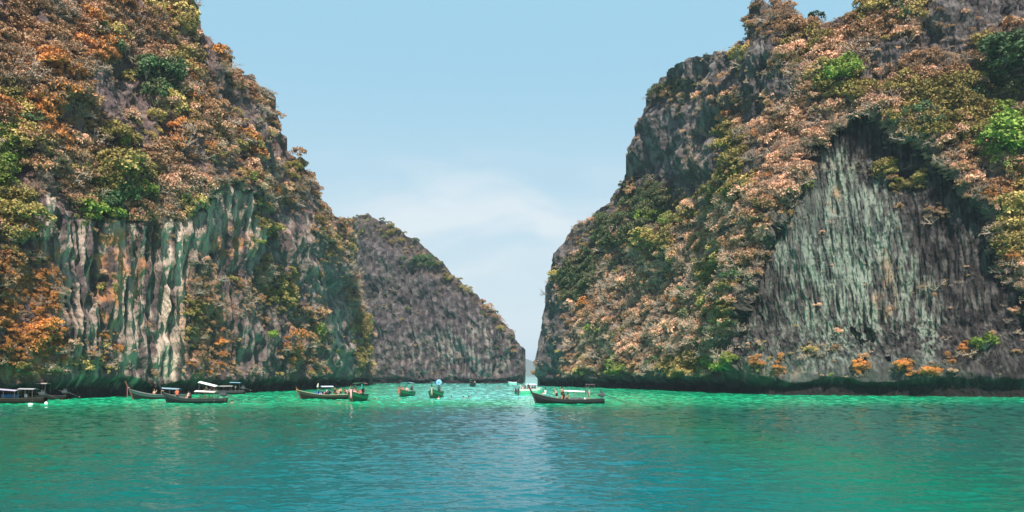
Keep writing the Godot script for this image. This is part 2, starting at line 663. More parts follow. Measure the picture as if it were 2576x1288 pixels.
func sea() -> void:
	var turns := PackedFloat32Array()
	var a := -44.0
	while a < 44.0:
		turns.append(deg_to_rad(a))
		a += .13
	while a < 316.0:
		turns.append(deg_to_rad(a))
		a += 6.0
	var rings := PackedFloat32Array()
	var py := 0.0
	var d := 5.0
	while d < 12.0:
		rings.append(d)
		d *= 1.05
	var w := 945.0 + EF / 12.0
	while w > 946.0:
		rings.append(reach(w))
		w -= clampf((w - 945.0) * .012, .35, 1.4)
	rings.append(14000.0)
	var nr := rings.size()
	var nt := turns.size()
	var verts := PackedVector3Array()
	var norms := PackedVector3Array()
	var tones := PackedColorArray()
	var uvs := PackedVector2Array()
	verts.resize(nr * nt)
	norms.resize(nr * nt)
	tones.resize(nr * nt)
	uvs.resize(nr * nt)
	for i in nt:
		var sx := sin(turns[i])
		var cz := -cos(turns[i])
		var fine := turns[i] < deg_to_rad(44.0)
		for j in nr:
			var r := rings[j]
			var x := sx * r
			var z := cz * r
			var o := i * nr + j
			var y := 0.0
			var n := Vector3.UP
			if fine and r < 500.0:
				var e := clampf(r * .004, .06, 1.0)
				y = swell(x, z, r)
				n = Vector3(y - swell(x + e, z, r), e, y - swell(x, z + e, r)).normalized()
			verts[o] = Vector3(x, y, z)
			norms[o] = n
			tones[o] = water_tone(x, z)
			uvs[o] = Vector2(x / 9.0, z / 7.0)
	var index := PackedInt32Array()
	for i in nt:
		var i2 := (i + 1) % nt
		for j in nr - 1:
			var p := i * nr + j
			var q := i2 * nr + j
			index.append_array(PackedInt32Array([p, p + 1, q, q, p + 1, q + 1]))
	var hub := verts.size()
	verts.append(Vector3.ZERO)
	norms.append(Vector3.UP)
	tones.append(Color(0, .085, .072))
	uvs.append(Vector2.ZERO)
	for i in nt:
		index.append_array(PackedInt32Array([hub, i * nr, ((i + 1) % nt) * nr]))
	var arrays := []
	arrays.resize(Mesh.ARRAY_MAX)
	arrays[Mesh.ARRAY_VERTEX] = verts
	arrays[Mesh.ARRAY_NORMAL] = norms
	arrays[Mesh.ARRAY_COLOR] = tones
	arrays[Mesh.ARRAY_TEX_UV] = uvs
	arrays[Mesh.ARRAY_INDEX] = index
	var mesh := ArrayMesh.new()
	mesh.add_surface_from_arrays(Mesh.PRIMITIVE_TRIANGLES, arrays)
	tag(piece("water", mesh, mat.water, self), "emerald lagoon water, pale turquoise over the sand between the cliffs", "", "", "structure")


# ---------------------------------------------------------------- sky
func heaven() -> Sky:
	var wide := 2048
	var tall := 1024
	var img := Image.create_empty(wide, tall, false, Image.FORMAT_RGBF)
	var wisp := FastNoiseLite.new()
	noise(wisp, 77, 1.0, 5)
	for j in tall:
		var up := (.5 - (j + .5) / tall) * PI
		var y := sin(up)
		for i in wide:
			var phi := (i + .5) / wide * TAU
			var c: Vector3
			if y <= 0.0:
				c = Vector3(.42, .56, .64)
			else:
				c = Vector3(.73, .845, .90).lerp(Vector3(.365, .645, .83), smoothstep(.0, .40, y))
				c = c.lerp(Vector3(.26, .51, .75), smoothstep(.4, 1.0, y))
				if y < .55:
					var s := sin(phi) * cos(up)
					var t := -cos(phi) * cos(up)
					var warp := wisp.get_noise_3d(s * 3.0, y * 5.0, t * 3.0) * .35
					var f := wisp.get_noise_3d(s * 3.2 + 3.0 + warp, y * 13.0 + warp * 2.0, t * 3.2) * .5 + .5
					var g := wisp.get_noise_3d(s * 1.1 + 9.0, y * 3.0, t * 1.1 + 5.0) * .5 + .5
					var lo := smoothstep(.02, .10, y) * (1.0 - smoothstep(.17, .30, y))
					var view := exp(-pow(angle_difference(phi, -.06) / .19, 2.0)) * exp(-pow((y - .185) / .05, 2.0))
					var cloud := clampf(smoothstep(.45, .80, f * .6 + g * .5) * lo * .8 + view * smoothstep(.26, .78, f) * 1.0, 0.0, 1.0)
					c = c.lerp(Vector3(.84, .90, .935), cloud * .68)
			img.set_pixel(i, j, Color(c.x, c.y, c.z))
	var pan := PanoramaSkyMaterial.new()
	pan.panorama = ImageTexture.create_from_image(img)
	var sky := Sky.new()
	sky.sky_material = pan
	return sky


func make_materials() -> void:
	var m := StandardMaterial3D.new()
	m.vertex_color_use_as_albedo = true
	m.roughness = .92
	m.metallic_specular = .25
	var pit := NoiseTexture2D.new()
	var pn := FastNoiseLite.new()
	noise(pn, 5, .02, 5)
	pit.noise = pn
	pit.width = 512
	pit.height = 512
	pit.seamless = true
	m.heightmap_enabled = true
	m.heightmap_texture = pit
	m.heightmap_scale = 55.0
	m.uv1_triplanar = true
	m.uv1_world_triplanar = true
	m.uv1_scale = Vector3(.11, .06, .11)
	m.cull_mode = BaseMaterial3D.CULL_DISABLED
	mat.stone = m
	var l := StandardMaterial3D.new()
	l.vertex_color_use_as_albedo = true
	l.roughness = .75
	l.metallic_specular = .25
	l.backlight_enabled = true
	l.backlight = Color(.35, .35, .35)
	l.cull_mode = BaseMaterial3D.CULL_DISABLED
	mat.leaf = l
	var w := StandardMaterial3D.new()
	w.vertex_color_use_as_albedo = true
	w.albedo_color = Color(.36, .29, .24).linear_to_srgb()
	w.roughness = .9
	w.cull_mode = BaseMaterial3D.CULL_DISABLED
	mat.wood = w
	var s := StandardMaterial3D.new()
	s.vertex_color_use_as_albedo = true
	s.roughness = .06
	s.metallic_specular = .16
	var rip := NoiseTexture2D.new()
	var rn := FastNoiseLite.new()
	noise(rn, 9, .012, 5)
	rip.noise = rn
	rip.width = 1024
	rip.height = 1024
	rip.seamless = true
	rip.as_normal_map = true
	rip.bump_strength = 5.0
	s.normal_enabled = true
	s.normal_texture = rip
	s.normal_scale = .4
	s.cull_mode = BaseMaterial3D.CULL_DISABLED
	mat.water = s


# ---------------------------------------------------------------- small shapes
func begin() -> SurfaceTool:
	var st := SurfaceTool.new()
	st.begin(Mesh.PRIMITIVE_TRIANGLES)
	return st


func quad(st: SurfaceTool, a: Vector3, b: Vector3, c: Vector3, d: Vector3) -> void:
	for p in [a, b, c, a, c, d]:
		st.add_vertex(p)


# a bar between two points with a rounded-off (octagonal) section w wide and h high
func bar(st: SurfaceTool, a: Vector3, b: Vector3, w: float, h: float, w2 := -1.0, h2 := -1.0, up := Vector3.UP) -> void:
	if w2 < 0.0:
		w2 = w
		h2 = h
	var d := (b - a).normalized()
	var s := d.cross(up).normalized()
	if s.length() < .5:
		s = Vector3(0, 0, 1)
	var u := s.cross(d).normalized()
	var ring := [Vector2(-1, -.6), Vector2(-.6, -1), Vector2(.6, -1), Vector2(1, -.6), Vector2(1, .6), Vector2(.6, 1), Vector2(-.6, 1), Vector2(-1, .6)]
	for k in 8:
		var e: Vector2 = ring[k]
		var f: Vector2 = ring[(k + 1) % 8]
		var p := a + s * e.x * w / 2 + u * e.y * h / 2
		var q := a + s * f.x * w / 2 + u * f.y * h / 2
		var r := b + s * f.x * w2 / 2 + u * f.y * h2 / 2
		var t := b + s * e.x * w2 / 2 + u * e.y * h2 / 2
		quad(st, p, q, r, t)
		for v in [a, q, p, b, t, r]:
			st.add_vertex(v)


func tube(st: SurfaceTool, a: Vector3, b: Vector3, ra: float, rb: float, sides := 8) -> void:
	var d := (b - a).normalized()
	var u := d.cross(Vector3(.31, .74, .6)).normalized()
	var v := d.cross(u)
	for k in sides:
		var t0 := TAU * k / sides
		var t1 := TAU * (k + 1) / sides
		var e0 := u * cos(t0) + v * sin(t0)
		var e1 := u * cos(t1) + v * sin(t1)
		quad(st, a + e0 * ra, a + e1 * ra, b + e1 * rb, b + e0 * rb)
		for p in [a, a + e1 * ra, a + e0 * ra, b, b + e0 * rb, b + e1 * rb]:
			st.add_vertex(p)


func ball(st: SurfaceTool, c: Vector3, r: Vector3, rings := 6, sides := 10) -> void:
	for i in rings:
		for k in sides:
			var q := []
			for e in [[0, 0], [0, 1], [1, 1], [1, 0]]:
				var v: float = PI * (i + e[0]) / rings
				var u: float = TAU * (k + e[1]) / sides
				q.append(c + Vector3(sin(v) * cos(u) * r.x, cos(v) * r.y, sin(v) * sin(u) * r.z))
			quad(st, q[0], q[1], q[2], q[3])


func paint(c: Color, rough := .65) -> StandardMaterial3D:
	var key := "paint%s_%.2f" % [c.to_html(), rough]
	if not mat.has(key):
		mat[key] = plain_mat(c, rough)
	return mat[key]


# ---------------------------------------------------------------- people
# joints -> tapered capsules -> a smooth field -> surface nets
func flesh(caps: Array, grow: float, k: float, h: float, clip := -100.0, clip_top := 100.0) -> ArrayMesh:
	var lo := Vector3(1e9, 1e9, 1e9)
	var hi := -lo
	for c in caps:
		for e in 2:
			var r: float = c[2 + e] + grow + h * 3.0
			lo = lo.min((c[e] as Vector3) - Vector3(r, r, r))
			hi = hi.max((c[e] as Vector3) + Vector3(r, r, r))
	var n := Vector3i(((hi - lo) / h).ceil()) + Vector3i.ONE
	var f := PackedFloat32Array()
	f.resize(n.x * n.y * n.z)
	for c in caps:
		var a: Vector3 = c[0]
		var b: Vector3 = c[1]
		var ra: float = c[2] + grow
		var rb: float = c[3] + grow
		var m := maxf(ra, rb) + k * 4.0 + h * 2.0
		var i0 := Vector3i(((a.min(b) - Vector3(m, m, m) - lo) / h).floor()).clamp(Vector3i.ZERO, n - Vector3i.ONE)
		var i1 := Vector3i(((a.max(b) + Vector3(m, m, m) - lo) / h).ceil()).clamp(Vector3i.ZERO, n - Vector3i.ONE)
		var ab := b - a
		var l2 := maxf(ab.length_squared(), 1e-8)
		for z in range(i0.z, i1.z + 1):
			for y in range(i0.y, i1.y + 1):
				for x in range(i0.x, i1.x + 1):
					var p := lo + Vector3(x, y, z) * h
					var t := clampf((p - a).dot(ab) / l2, 0.0, 1.0)
					var d := p.distance_to(a + ab * t) - lerpf(ra, rb, t)
					f[(z * n.y + y) * n.x + x] += exp(-d / k)
	for z in n.z:
		for y in n.y:
			var py := lo.y + y * h
			for x in n.x:
				var o := (z * n.y + y) * n.x + x
				var d := -k * log(maxf(f[o], 1e-12))
				f[o] = maxf(d, maxf(clip - py, py - clip_top))
	var id := {}
	var vs := PackedVector3Array()
	var ix := PackedInt32Array()
	var steps := [1, n.x, n.x * n.y]
	for z in n.z - 1:
		for y in n.y - 1:
			for x in n.x - 1:
				var o := (z * n.y + y) * n.x + x
				var sum := Vector3.ZERO
				var cnt := 0
				var inside := 0
				for e in 8:
					if f[o + (e & 1) + (e >> 1 & 1) * n.x + (e >> 2) * n.x * n.y] < 0.0:
						inside += 1
				if inside == 0 or inside == 8:
					continue
				for e in 8:
					var va := f[o + (e & 1) + (e >> 1 & 1) * n.x + (e >> 2) * n.x * n.y]
					for ax in 3:
						if e >> ax & 1:
							continue
						var e2 := e | 1 << ax
						var vb := f[o + (e2 & 1) + (e2 >> 1 & 1) * n.x + (e2 >> 2) * n.x * n.y]
						if (va < 0.0) != (vb < 0.0):
							var q := Vector3(e & 1, e >> 1 & 1, e >> 2)
							q[ax] += va / (va - vb)
							sum += q
							cnt += 1
				id[o] = vs.size()
				vs.append(lo + (Vector3(x, y, z) + sum / cnt) * h)
	for o in id:
		for ax in 3:
			var s0: int = steps[ax]
			var s1: int = steps[(ax + 1) % 3]
			var s2: int = steps[(ax + 2) % 3]
			var va := f[o]
			var vb := f[o + s0]
			if (va < 0.0) == (vb < 0.0):
				continue
			if not (id.has(o - s1) and id.has(o - s2) and id.has(o - s1 - s2)):
				continue
			var q := [id[o], id[o - s1], id[o - s1 - s2], id[o - s2]]
			if va < 0.0:
				q.reverse()
			ix.append_array(PackedInt32Array([q[0], q[1], q[2], q[0], q[2], q[3]]))
	var st := begin()
	st.set_smooth_group(0)
	for i in ix:
		st.add_vertex(vs[i])
	st.index()
	st.generate_normals()
	return st.commit()


# joints of a pose; facing +x. Each side s: hip knee ankle toe / shoulder elbow wrist tip
func joints(pose: String) -> Dictionary:
	match pose:
		"sit":
			return {"p": Vector3(0, .10, 0), "c": Vector3(-.03, .43, 0), "n": Vector3(-.02, .60, 0), "h": Vector3(.01, .74, 0), "k": [Vector3(.40, .17, .13), Vector3(.41, .14, -.12)], "a": [Vector3(.44, -.27, .14), Vector3(.36, -.28, -.12)], "e": [Vector3(.02, .32, .27), Vector3(.04, .32, -.27)], "w": [Vector3(.26, .22, .20), Vector3(.27, .21, -.18)]}
		"crouch":
			return {"p": Vector3(0, .12, 0), "c": Vector3(.03, .44, 0), "n": Vector3(.08, .60, 0), "h": Vector3(.13, .73, 0), "k": [Vector3(.36, .42, .14), Vector3(.38, .40, -.13)], "a": [Vector3(.46, .06, .13), Vector3(.48, .06, -.12)], "e": [Vector3(.20, .36, .26), Vector3(.18, .36, -.26)], "w": [Vector3(.40, .38, .16), Vector3(.38, .36, -.14)]}
		"lean":
			return {"p": Vector3(0, .90, 0), "c": Vector3(.16, 1.20, 0), "n": Vector3(.24, 1.35, 0), "h": Vector3(.31, 1.48, 0), "k": [Vector3(.08, .50, .12), Vector3(-.04, .48, -.11)], "a": [Vector3(.04, .08, .13), Vector3(-.16, .09, -.12)], "e": [Vector3(.30, 1.05, .25), Vector3(.22, 1.02, -.26)], "w": [Vector3(.44, .92, .20), Vector3(.34, .82, -.22)]}
		"hold":
			return {"p": Vector3(0, .92, 0), "c": Vector3(.01, 1.25, 0), "n": Vector3(.02, 1.42, 0), "h": Vector3(.04, 1.56, 0), "k": [Vector3(.06, .50, .11), Vector3(.0, .50, -.12)], "a": [Vector3(.0, .08, .12), Vector3(-.04, .08, -.14)], "e": [Vector3(.18, 1.30, .28), Vector3(-.03, 1.10, -.25)], "w": [Vector3(.30, 1.52, .24), Vector3(.10, .92, -.25)]}
		"swim":
			return {"p": Vector3(-.34, -.30, 0), "c": Vector3(-.12, -.06, 0), "n": Vector3(.0, .07, 0), "h": Vector3(.06, .20, 0), "k": [Vector3(-.66, -.50, .12), Vector3(-.60, -.56, -.12)], "a": [Vector3(-1.0, -.58, .14), Vector3(-.95, -.72, -.12)], "e": [Vector3(.10, -.10, .34), Vector3(.12, -.10, -.34)], "w": [Vector3(.32, -.04, .28), Vector3(.34, -.06, -.26)]}
	return {"p": Vector3(0, .92, 0), "c": Vector3(0, 1.25, 0), "n": Vector3(.0, 1.42, 0), "h": Vector3(.02, 1.56, 0), "k": [Vector3(.05, .50, .10), Vector3(.0, .50, -.11)], "a": [Vector3(.02, .08, .11), Vector3(-.05, .08, -.12)], "e": [Vector3(-.03, 1.11, .25), Vector3(-.03, 1.11, -.25)], "w": [Vector3(.07, .90, .26), Vector3(.06, .89, -.26)]}


var wardrobe := {}


func figure(pose: String) -> Dictionary:
	if wardrobe.has(pose):
		return wardrobe[pose]
	var j := joints(pose)
	var p: Vector3 = j.p
	var c: Vector3 = j.c
	var n: Vector3 = j.n
	var h: Vector3 = j.h
	var up := (n - p).normalized()
	var fore := Vector3(up.y, -up.x, 0)
	var torso := []
	var legs := []
	var sleeves := []
	var body := []
	for s in 2:
		var z := 1.0 if s == 0 else -1.0
		var side := Vector3(0, 0, z)
		torso.append([p + side * .065, c + side * .085, .105, .108])
		torso.append([c + side * .085, n - up * .06 + side * .14, .10, .062])
		var hip := p + side * .09 - up * .02
		var knee: Vector3 = j.k[s]
		var ankle: Vector3 = j.a[s]
		var shin := (ankle - knee).normalized()
		var toe := ankle + Vector3(1, 0, .15 * z).slide(shin).normalized() * .17 + shin * .045
		legs.append([hip, hip.lerp(knee, .72), .095, .075])
		body.append([hip, knee, .088, .058])
		body.append([knee, knee.lerp(ankle, .35) - fore * .015, .056, .056])
		body.append([knee.lerp(ankle, .35) - fore * .015, ankle, .056, .036])
		body.append([ankle + shin * .02, toe, .038, .030])
		var sh := n - up * .06 + side * .17
		var elbow: Vector3 = j.e[s]
		var wrist: Vector3 = j.w[s]
		sleeves.append([sh, sh.lerp(elbow, .6), .056, .052])
		body.append([sh, elbow, .052, .040])
		body.append([elbow, wrist, .040, .027])
		var dir := (wrist - elbow).normalized()
		var palm := wrist + dir * .075
		body.append([wrist, palm, .028, .032])
		var flat := dir.cross(side).normalized()
		# four fingers and a thumb
		for q in 4:
			var spread := flat * (q - 1.5) * .020
			var mid := palm + spread + dir * (.045 - absf(q - 1.3) * .006)
			body.append([palm + spread * .9, mid, .0095, .009])
			body.append([mid, mid + (dir - side * .5).normalized() * (.036 - absf(q - 1.3) * .005), .009, .0075])
		body.append([wrist + dir * .025 + flat * -.022, wrist + dir * .065 + flat * -.055, .011, .009])
	body.append_array(torso)
	body.append([n - up * .05, h - up * .03, .056, .050])
	body.append([h - up * .02 + fore * .012, h + up * .055 - fore * .008, .074, .090])   # jaw to crown
	body.append([h + fore * .085 + up * .012, h + fore * .104 - up * .012, .012, .016])   # nose
	for z in [-1.0, 1.0]:
		body.append([h + Vector3(0, 0, z * .088) + up * .015, h + Vector3(0, 0, z * .090) - up * .02, .014, .012])   # ears
	var d := {}
	d.body = flesh(body, 0.0, .012, .024)
	d.shirt = flesh(torso + sleeves, .016, .014, .030)
	d.shorts = flesh(legs + [[p + Vector3(0, 0, .05), p + up * .06 + Vector3(0, 0, .05), .122, .118], [p - Vector3(0, 0, .05), p + up * .06 - Vector3(0, 0, .05), .122, .118]], .014, .014, .030)
	d.hair = flesh([[h + up * .05 - fore * .03, h + up * .075 - fore * .012, .088, .088], [h - fore * .055, h - fore * .06 - up * .05, .07, .05]], .010, .012, .022)
	var face := begin()
	for z in [-1.0, 1.0]:
		ball(face, h + fore * .082 + up * .030 + Vector3(0, 0, z * .032), Vector3(.010, .009, .013), 4, 6)
	bar(face, h + fore * .078 - up * .045 - Vector3(0, 0, .022), h + fore * .078 - up * .045 + Vector3(0, 0, .022), .012, .008)
	d.face = face.commit()
	var hat := begin()
	tube(hat, h + up * .085, h + up * .100, .165, .150, 14)
	tube(hat, h + up * .098, h + up * .175, .105, .085, 14)
	d.hat = hat.commit()
	wardrobe[pose] = d
	return d


func person(pose: String, where: Vector3, turn: float, label: String, group: String, skin: Color, shirt, shorts, hair: Color, size := 1.0, hat = null) -> Node3D:
	var f := figure(pose)
	var o := thing("person", label, "person", where, turn, group)
	o.scale = Vector3(size, size, size)
	var b := piece("body", f.body, paint(skin, .6), o)
	piece("face", f.face, paint(Color(.06, .03, .03)), o)
	piece("hair", f.hair, paint(hair, .6), o)
	if shirt != null:
		piece("shirt", f.shirt, paint(shirt, .85), o)
	if shorts != null:
		piece("shorts", f.shorts, paint(shorts, .85), o)
	if hat != null:
		piece("hat", f.hat, paint(hat, .85), o)
	return o


# ---------------------------------------------------------------- boats
func beam_at(u: float, b: float) -> float:
	if u > 0.0:
		return b * .5 * pow(maxf(1.0 - pow(u, 2.1), 0.0), .85)
	return b * .5 * (1.0 - .42 * u * u)


func sheer(u: float, o: Dictionary) -> float:
	var v := maxf(u, 0.0)
	return float(o.side) + float(o.bow) * pow(v, 2.3) + .10 * u * u


func rib_point(u: float, t: float, o: Dictionary, inset: float) -> Vector3:
	var g := sheer(u, o)
	var keel := lerpf(-.34, -.20, u * u) + .30 * pow(maxf(u, 0.0), 5.0)
	var b := maxf(beam_at(u, o.beam) - inset, .012)
	var y := lerpf(keel + inset, g, pow(t, 1.25))
	var x: float = u * float(o.long) * .5 + maxf(0.0, u - .45) / .55 * (y + .2) * .42
	return Vector3(x, y, b * pow(sin(t * PI * .5), .55))


func shell(o: Dictionary, inset: float, t0: float, t1: float) -> ArrayMesh:
	var st := begin()
	var nu := 26
	var nt := 7
	st.set_smooth_group(0)
	for s in [1.0, -1.0]:
		for i in nu:
			for j in nt:
				var q := []
				for e in [[0, 0], [0, 1], [1, 1], [1, 0]]:
					var p := rib_point(-1.0 + 2.0 * (i + e[0]) / nu, lerpf(t0, t1, float(j + e[1]) / nt), o, inset)
					p.z *= s
					q.append(p)
				if s > 0:
					quad(st, q[0], q[3], q[2], q[1])
				else:
					quad(st, q[0], q[1], q[2], q[3])
	# transom
	for j in nt:
		var a := rib_point(-1.0, lerpf(t0, t1, float(j) / nt), o, inset)
		var b := rib_point(-1.0, lerpf(t0, t1, float(j + 1) / nt), o, inset)
		quad(st, a, b, b * Vector3(1, 1, -1), a * Vector3(1, 1, -1))
	st.generate_normals()
	return st.commit()


func awning(st: SurfaceTool, x0: float, x1: float, y0: float, y1: float, half: float, bow_up: float) -> void:
	var n := 8
	for i in n:
		var q := []
		for e in [[0, 0], [0, 1], [1, 1], [1, 0]]:
			for thick in [0.0, -.05]:
				var a: float = -1.0 + 2.0 * (i + e[1]) / n
				var x: float = x0 if e[0] == 0 else x1
				var y: float = (y0 if e[0] == 0 else y1) + bow_up * (1.0 - a * a) + thick
				q.append(Vector3(x, y, a * half))
		quad(st, q[0], q[2], q[4], q[6])
		quad(st, q[1], q[7], q[5], q[3])
		quad(st, q[0], q[6], q[7], q[1])
		quad(st, q[2], q[3], q[5], q[4])
		if i == 0:
			quad(st, q[0], q[1], q[7], q[6])
		if i == n - 1:
			quad(st, q[2], q[4], q[5], q[3])


# a wooden longtail boat; bow along +x, the waterline at y 0
func longtail(o: Dictionary, label: String, px: float, wy: float, turn: float) -> Node3D:
	var b := thing("longtail_boat", label, "boat", at(px, wy, reach(wy)) * Vector3(1, 0, 1), turn, "longtail boats in the lagoon")
	var long: float = o.long
	piece("hull", shell(o, 0.0, 0.0, 1.0), paint(o.hull, .55), b)
	piece("lining", shell(o, .05, .30, 1.0), paint(o.get("inside", Color(.20, .13, .08)), .8), b)
	# upper strake in its own colour, a hand proud of the hull
	var band := begin()
	for s in [1.0, -1.0]:
		for i in 26:
			var q := []
			for e in [[0, .70], [1, .70], [1, .93], [0, .93]]:
				var p := rib_point(-1.0 + 2.0 * (i + e[0]) / 26.0, e[1], o, -.012)
				p.z *= s
				q.append(p)
			quad(band, q[0], q[1], q[2], q[3])
	piece("painted_strake", band.commit(), paint(o.band, .5), b)
	for s in [1.0, -1.0]:
		var rail := begin()
		for i in 26:
			var p := rib_point(-1.0 + 2.0 * i / 26.0, 1.0, o, 0.0)
			var q := rib_point(-1.0 + 2.0 * (i + 1) / 26.0, 1.0, o, 0.0)
			p.z *= s
			q.z *= s
			bar(rail, p, q, .11, .07)
		piece("gunwale", rail.commit(), paint(o.rail, .55), b)
	var floor_ := begin()
	for i in 20:
		var u0 := -.97 + 1.75 * i / 20.0
		var u1 := -.97 + 1.75 * (i + 1) / 20.0
		var w0 := beam_at(u0, o.beam) * .86
		var w1 := beam_at(u1, o.beam) * .86
		var y0 := .12 + .25 * pow(maxf(u0, 0.0), 3.0)
		var y1 := .12 + .25 * pow(maxf(u1, 0.0), 3.0)
		quad(floor_, Vector3(u0 * long / 2, y0, -w0), Vector3(u1 * long / 2, y1, -w1), Vector3(u1 * long / 2, y1, w1), Vector3(u0 * long / 2, y0, w0))
	piece("floor", floor_.commit(), paint(Color(.24, .17, .11), .85), b)
	for u in [-.62, -.36, -.08, .20, .46]:
		var w := beam_at(u, o.beam) - .05
		var th := begin()
		bar(th, Vector3(u * long / 2, float(o.side) - .12, -w), Vector3(u * long / 2, float(o.side) - .12, w), .26, .05)
		piece("thwart", th.commit(), paint(o.get("bench", Color(.30, .21, .14)), .8), b)
	# the foredeck
	var deck := begin()
	for i in 8:
		var u0 := .60 + .38 * i / 8.0
		var u1 := .60 + .38 * (i + 1) / 8.0
		var p := rib_point(u0, .96, o, .04)
		var q := rib_point(u1, .96, o, .04)
		quad(deck, p, q, q * Vector3(1, 1, -1), p * Vector3(1, 1, -1))
	piece("foredeck", deck.commit(), paint(o.rail, .7), b)
	# stem and prow post
	var stem := begin()
	var tip := rib_point(1.0, 1.0, o, 0.0) * Vector3(1, 1, 0)
	var foot := rib_point(1.0, 0.02, o, 0.0) * Vector3(1, 1, 0)
	bar(stem, foot + Vector3(.0, -.25, 0), tip, .16, .20, .15, .24, Vector3(1, .3, 0))
	var up: float = o.post
	var mid := tip + Vector3(up * .30, up * .5, 0)
	bar(stem, tip - Vector3(.03, .08, 0), mid, .14, .24, .11, .20, Vector3(1, .3, 0))
	bar(stem, mid - Vector3(.01, .02, 0), tip + Vector3(up * .50, up, 0), .11, .20, .09, .17, Vector3(1, .3, 0))
	piece("prow_post", stem.commit(), paint(o.get("stem", Color(.05, .035, .03)), .5), b)
	if o.has("ribbons"):
		var cols: Array = o.ribbons
		for k in cols.size():
			var c := tip.lerp(mid, .35 + .28 * k)
			var rb := begin()
			for q in 10:
				var a0 := TAU * q / 10.0
				var a1 := TAU * (q + 1) / 10.0
				var r := .15
				tube(rb, c + Vector3(cos(a0) * r * .9, -.02 * k, sin(a0) * r), c + Vector3(cos(a1) * r * .9, -.02 * k, sin(a1) * r), .055, .055, 6)
			var drop: float = o.get("drop", 1.0)
			for z in [-.07, 0.0, .08]:
				bar(rb, c + Vector3(.14, -.03, z), c + Vector3(.17, -drop * (.7 + absf(z) * 3.0), z * 1.3), .08, .03, .06, .02, Vector3(1, 0, 0))
			piece("ribbon", rb.commit(), paint(cols[k], .8), b)
	for c in o.get("canopies", []):
		# x0, x1, height at each end, half width, colour
		var cv := begin()
		awning(cv, c[0], c[1], c[2], c[3], c[4], .16)
		piece("canopy", cv.commit(), paint(c[5], .7), b)
		for x in ([c[0] + .15, (c[0] + c[1]) / 2, c[1] - .15] if c[1] - c[0] > 2.2 else [c[0] + .1, c[1] - .1]):
			for s in [1.0, -1.0]:
				var ps := begin()
				var top := lerpf(c[2], c[3], (x - c[0]) / (c[1] - c[0]))
				var foot_z := minf(beam_at(x / (long / 2), o.beam) - .03, float(c[4]))
				tube(ps, Vector3(x, .25, s * foot_z), Vector3(x, top - .02, s * (float(c[4]) - .05)), .02, .02, 6)
				piece("canopy_post", ps.commit(), paint(Color(.16, .15, .14), .6), b)
	if o.get("engine", true):
		var ex := -long / 2 + .30
		var ey: float = float(o.side) + .62
		var en := begin()
		bar(en, Vector3(ex - .35, ey, 0), Vector3(ex + .35, ey, 0), .44, .46)
		bar(en, Vector3(ex - .22, ey + .30, 0), Vector3(ex + .24, ey + .30, 0), .30, .20)
		tube(en, Vector3(ex + .36, ey + .05, 0), Vector3(ex + .52, ey + .05, 0), .25, .22, 12)
		tube(en, Vector3(ex - .1, ey + .36, .12), Vector3(ex - .1, ey + .66, .12), .05, .04, 8)
		ball(en, Vector3(ex + .12, ey + .48, -.08), Vector3(.12, .10, .12))
		tube(en, Vector3(ex, .3, 0), Vector3(ex, ey - .18, 0), .07, .07, 8)
		var e := piece("engine", en.commit(), paint(Color(.055, .06, .065), .45), b)
		var tail: Vector3 = o.get("tail", Vector3(-3.6, -1.35, 0))
		var root := Vector3(ex - .35, ey, 0)
		var sh := begin()
		tube(sh, root, root + tail * .45, .055, .05, 8)
		tube(sh, root + tail * .45, root + tail, .034, .028, 8)
		piece("drive_shaft", sh.commit(), paint(Color(.05, .05, .05), .5), e)
		var pr := begin()
		for k in 3:
			var a: float = TAU * k / 3.0
			bar(pr, root + tail, root + tail + Vector3(.03, cos(a) * .13, sin(a) * .13), .02, .07)
		piece("propeller", pr.commit(), paint(Color(.45, .36, .18), .35), e)
		var ti := begin()
		tube(ti, Vector3(ex + .3, ey + .1, .1), Vector3(ex + 1.25, ey + .28, .16), .022, .02, 6)
		piece("tiller", ti.commit(), paint(Color(.10, .10, .10), .5), e)
	if o.get("rope", false):
		var rp := begin()
		var r0 := tip + Vector3(.10, .0, 0)
		tube(rp, r0, r0 + Vector3(.12, -r0.y - .2, .05), .028, .028, 6)
		piece("anchor_rope", rp.commit(), paint(Color(.12, .10, .09), .9), b)
	return b


func aboard(b: Node3D, x: float, y: float, z: float) -> Vector3:
	return b.position + b.basis * Vector3(x, y, z)


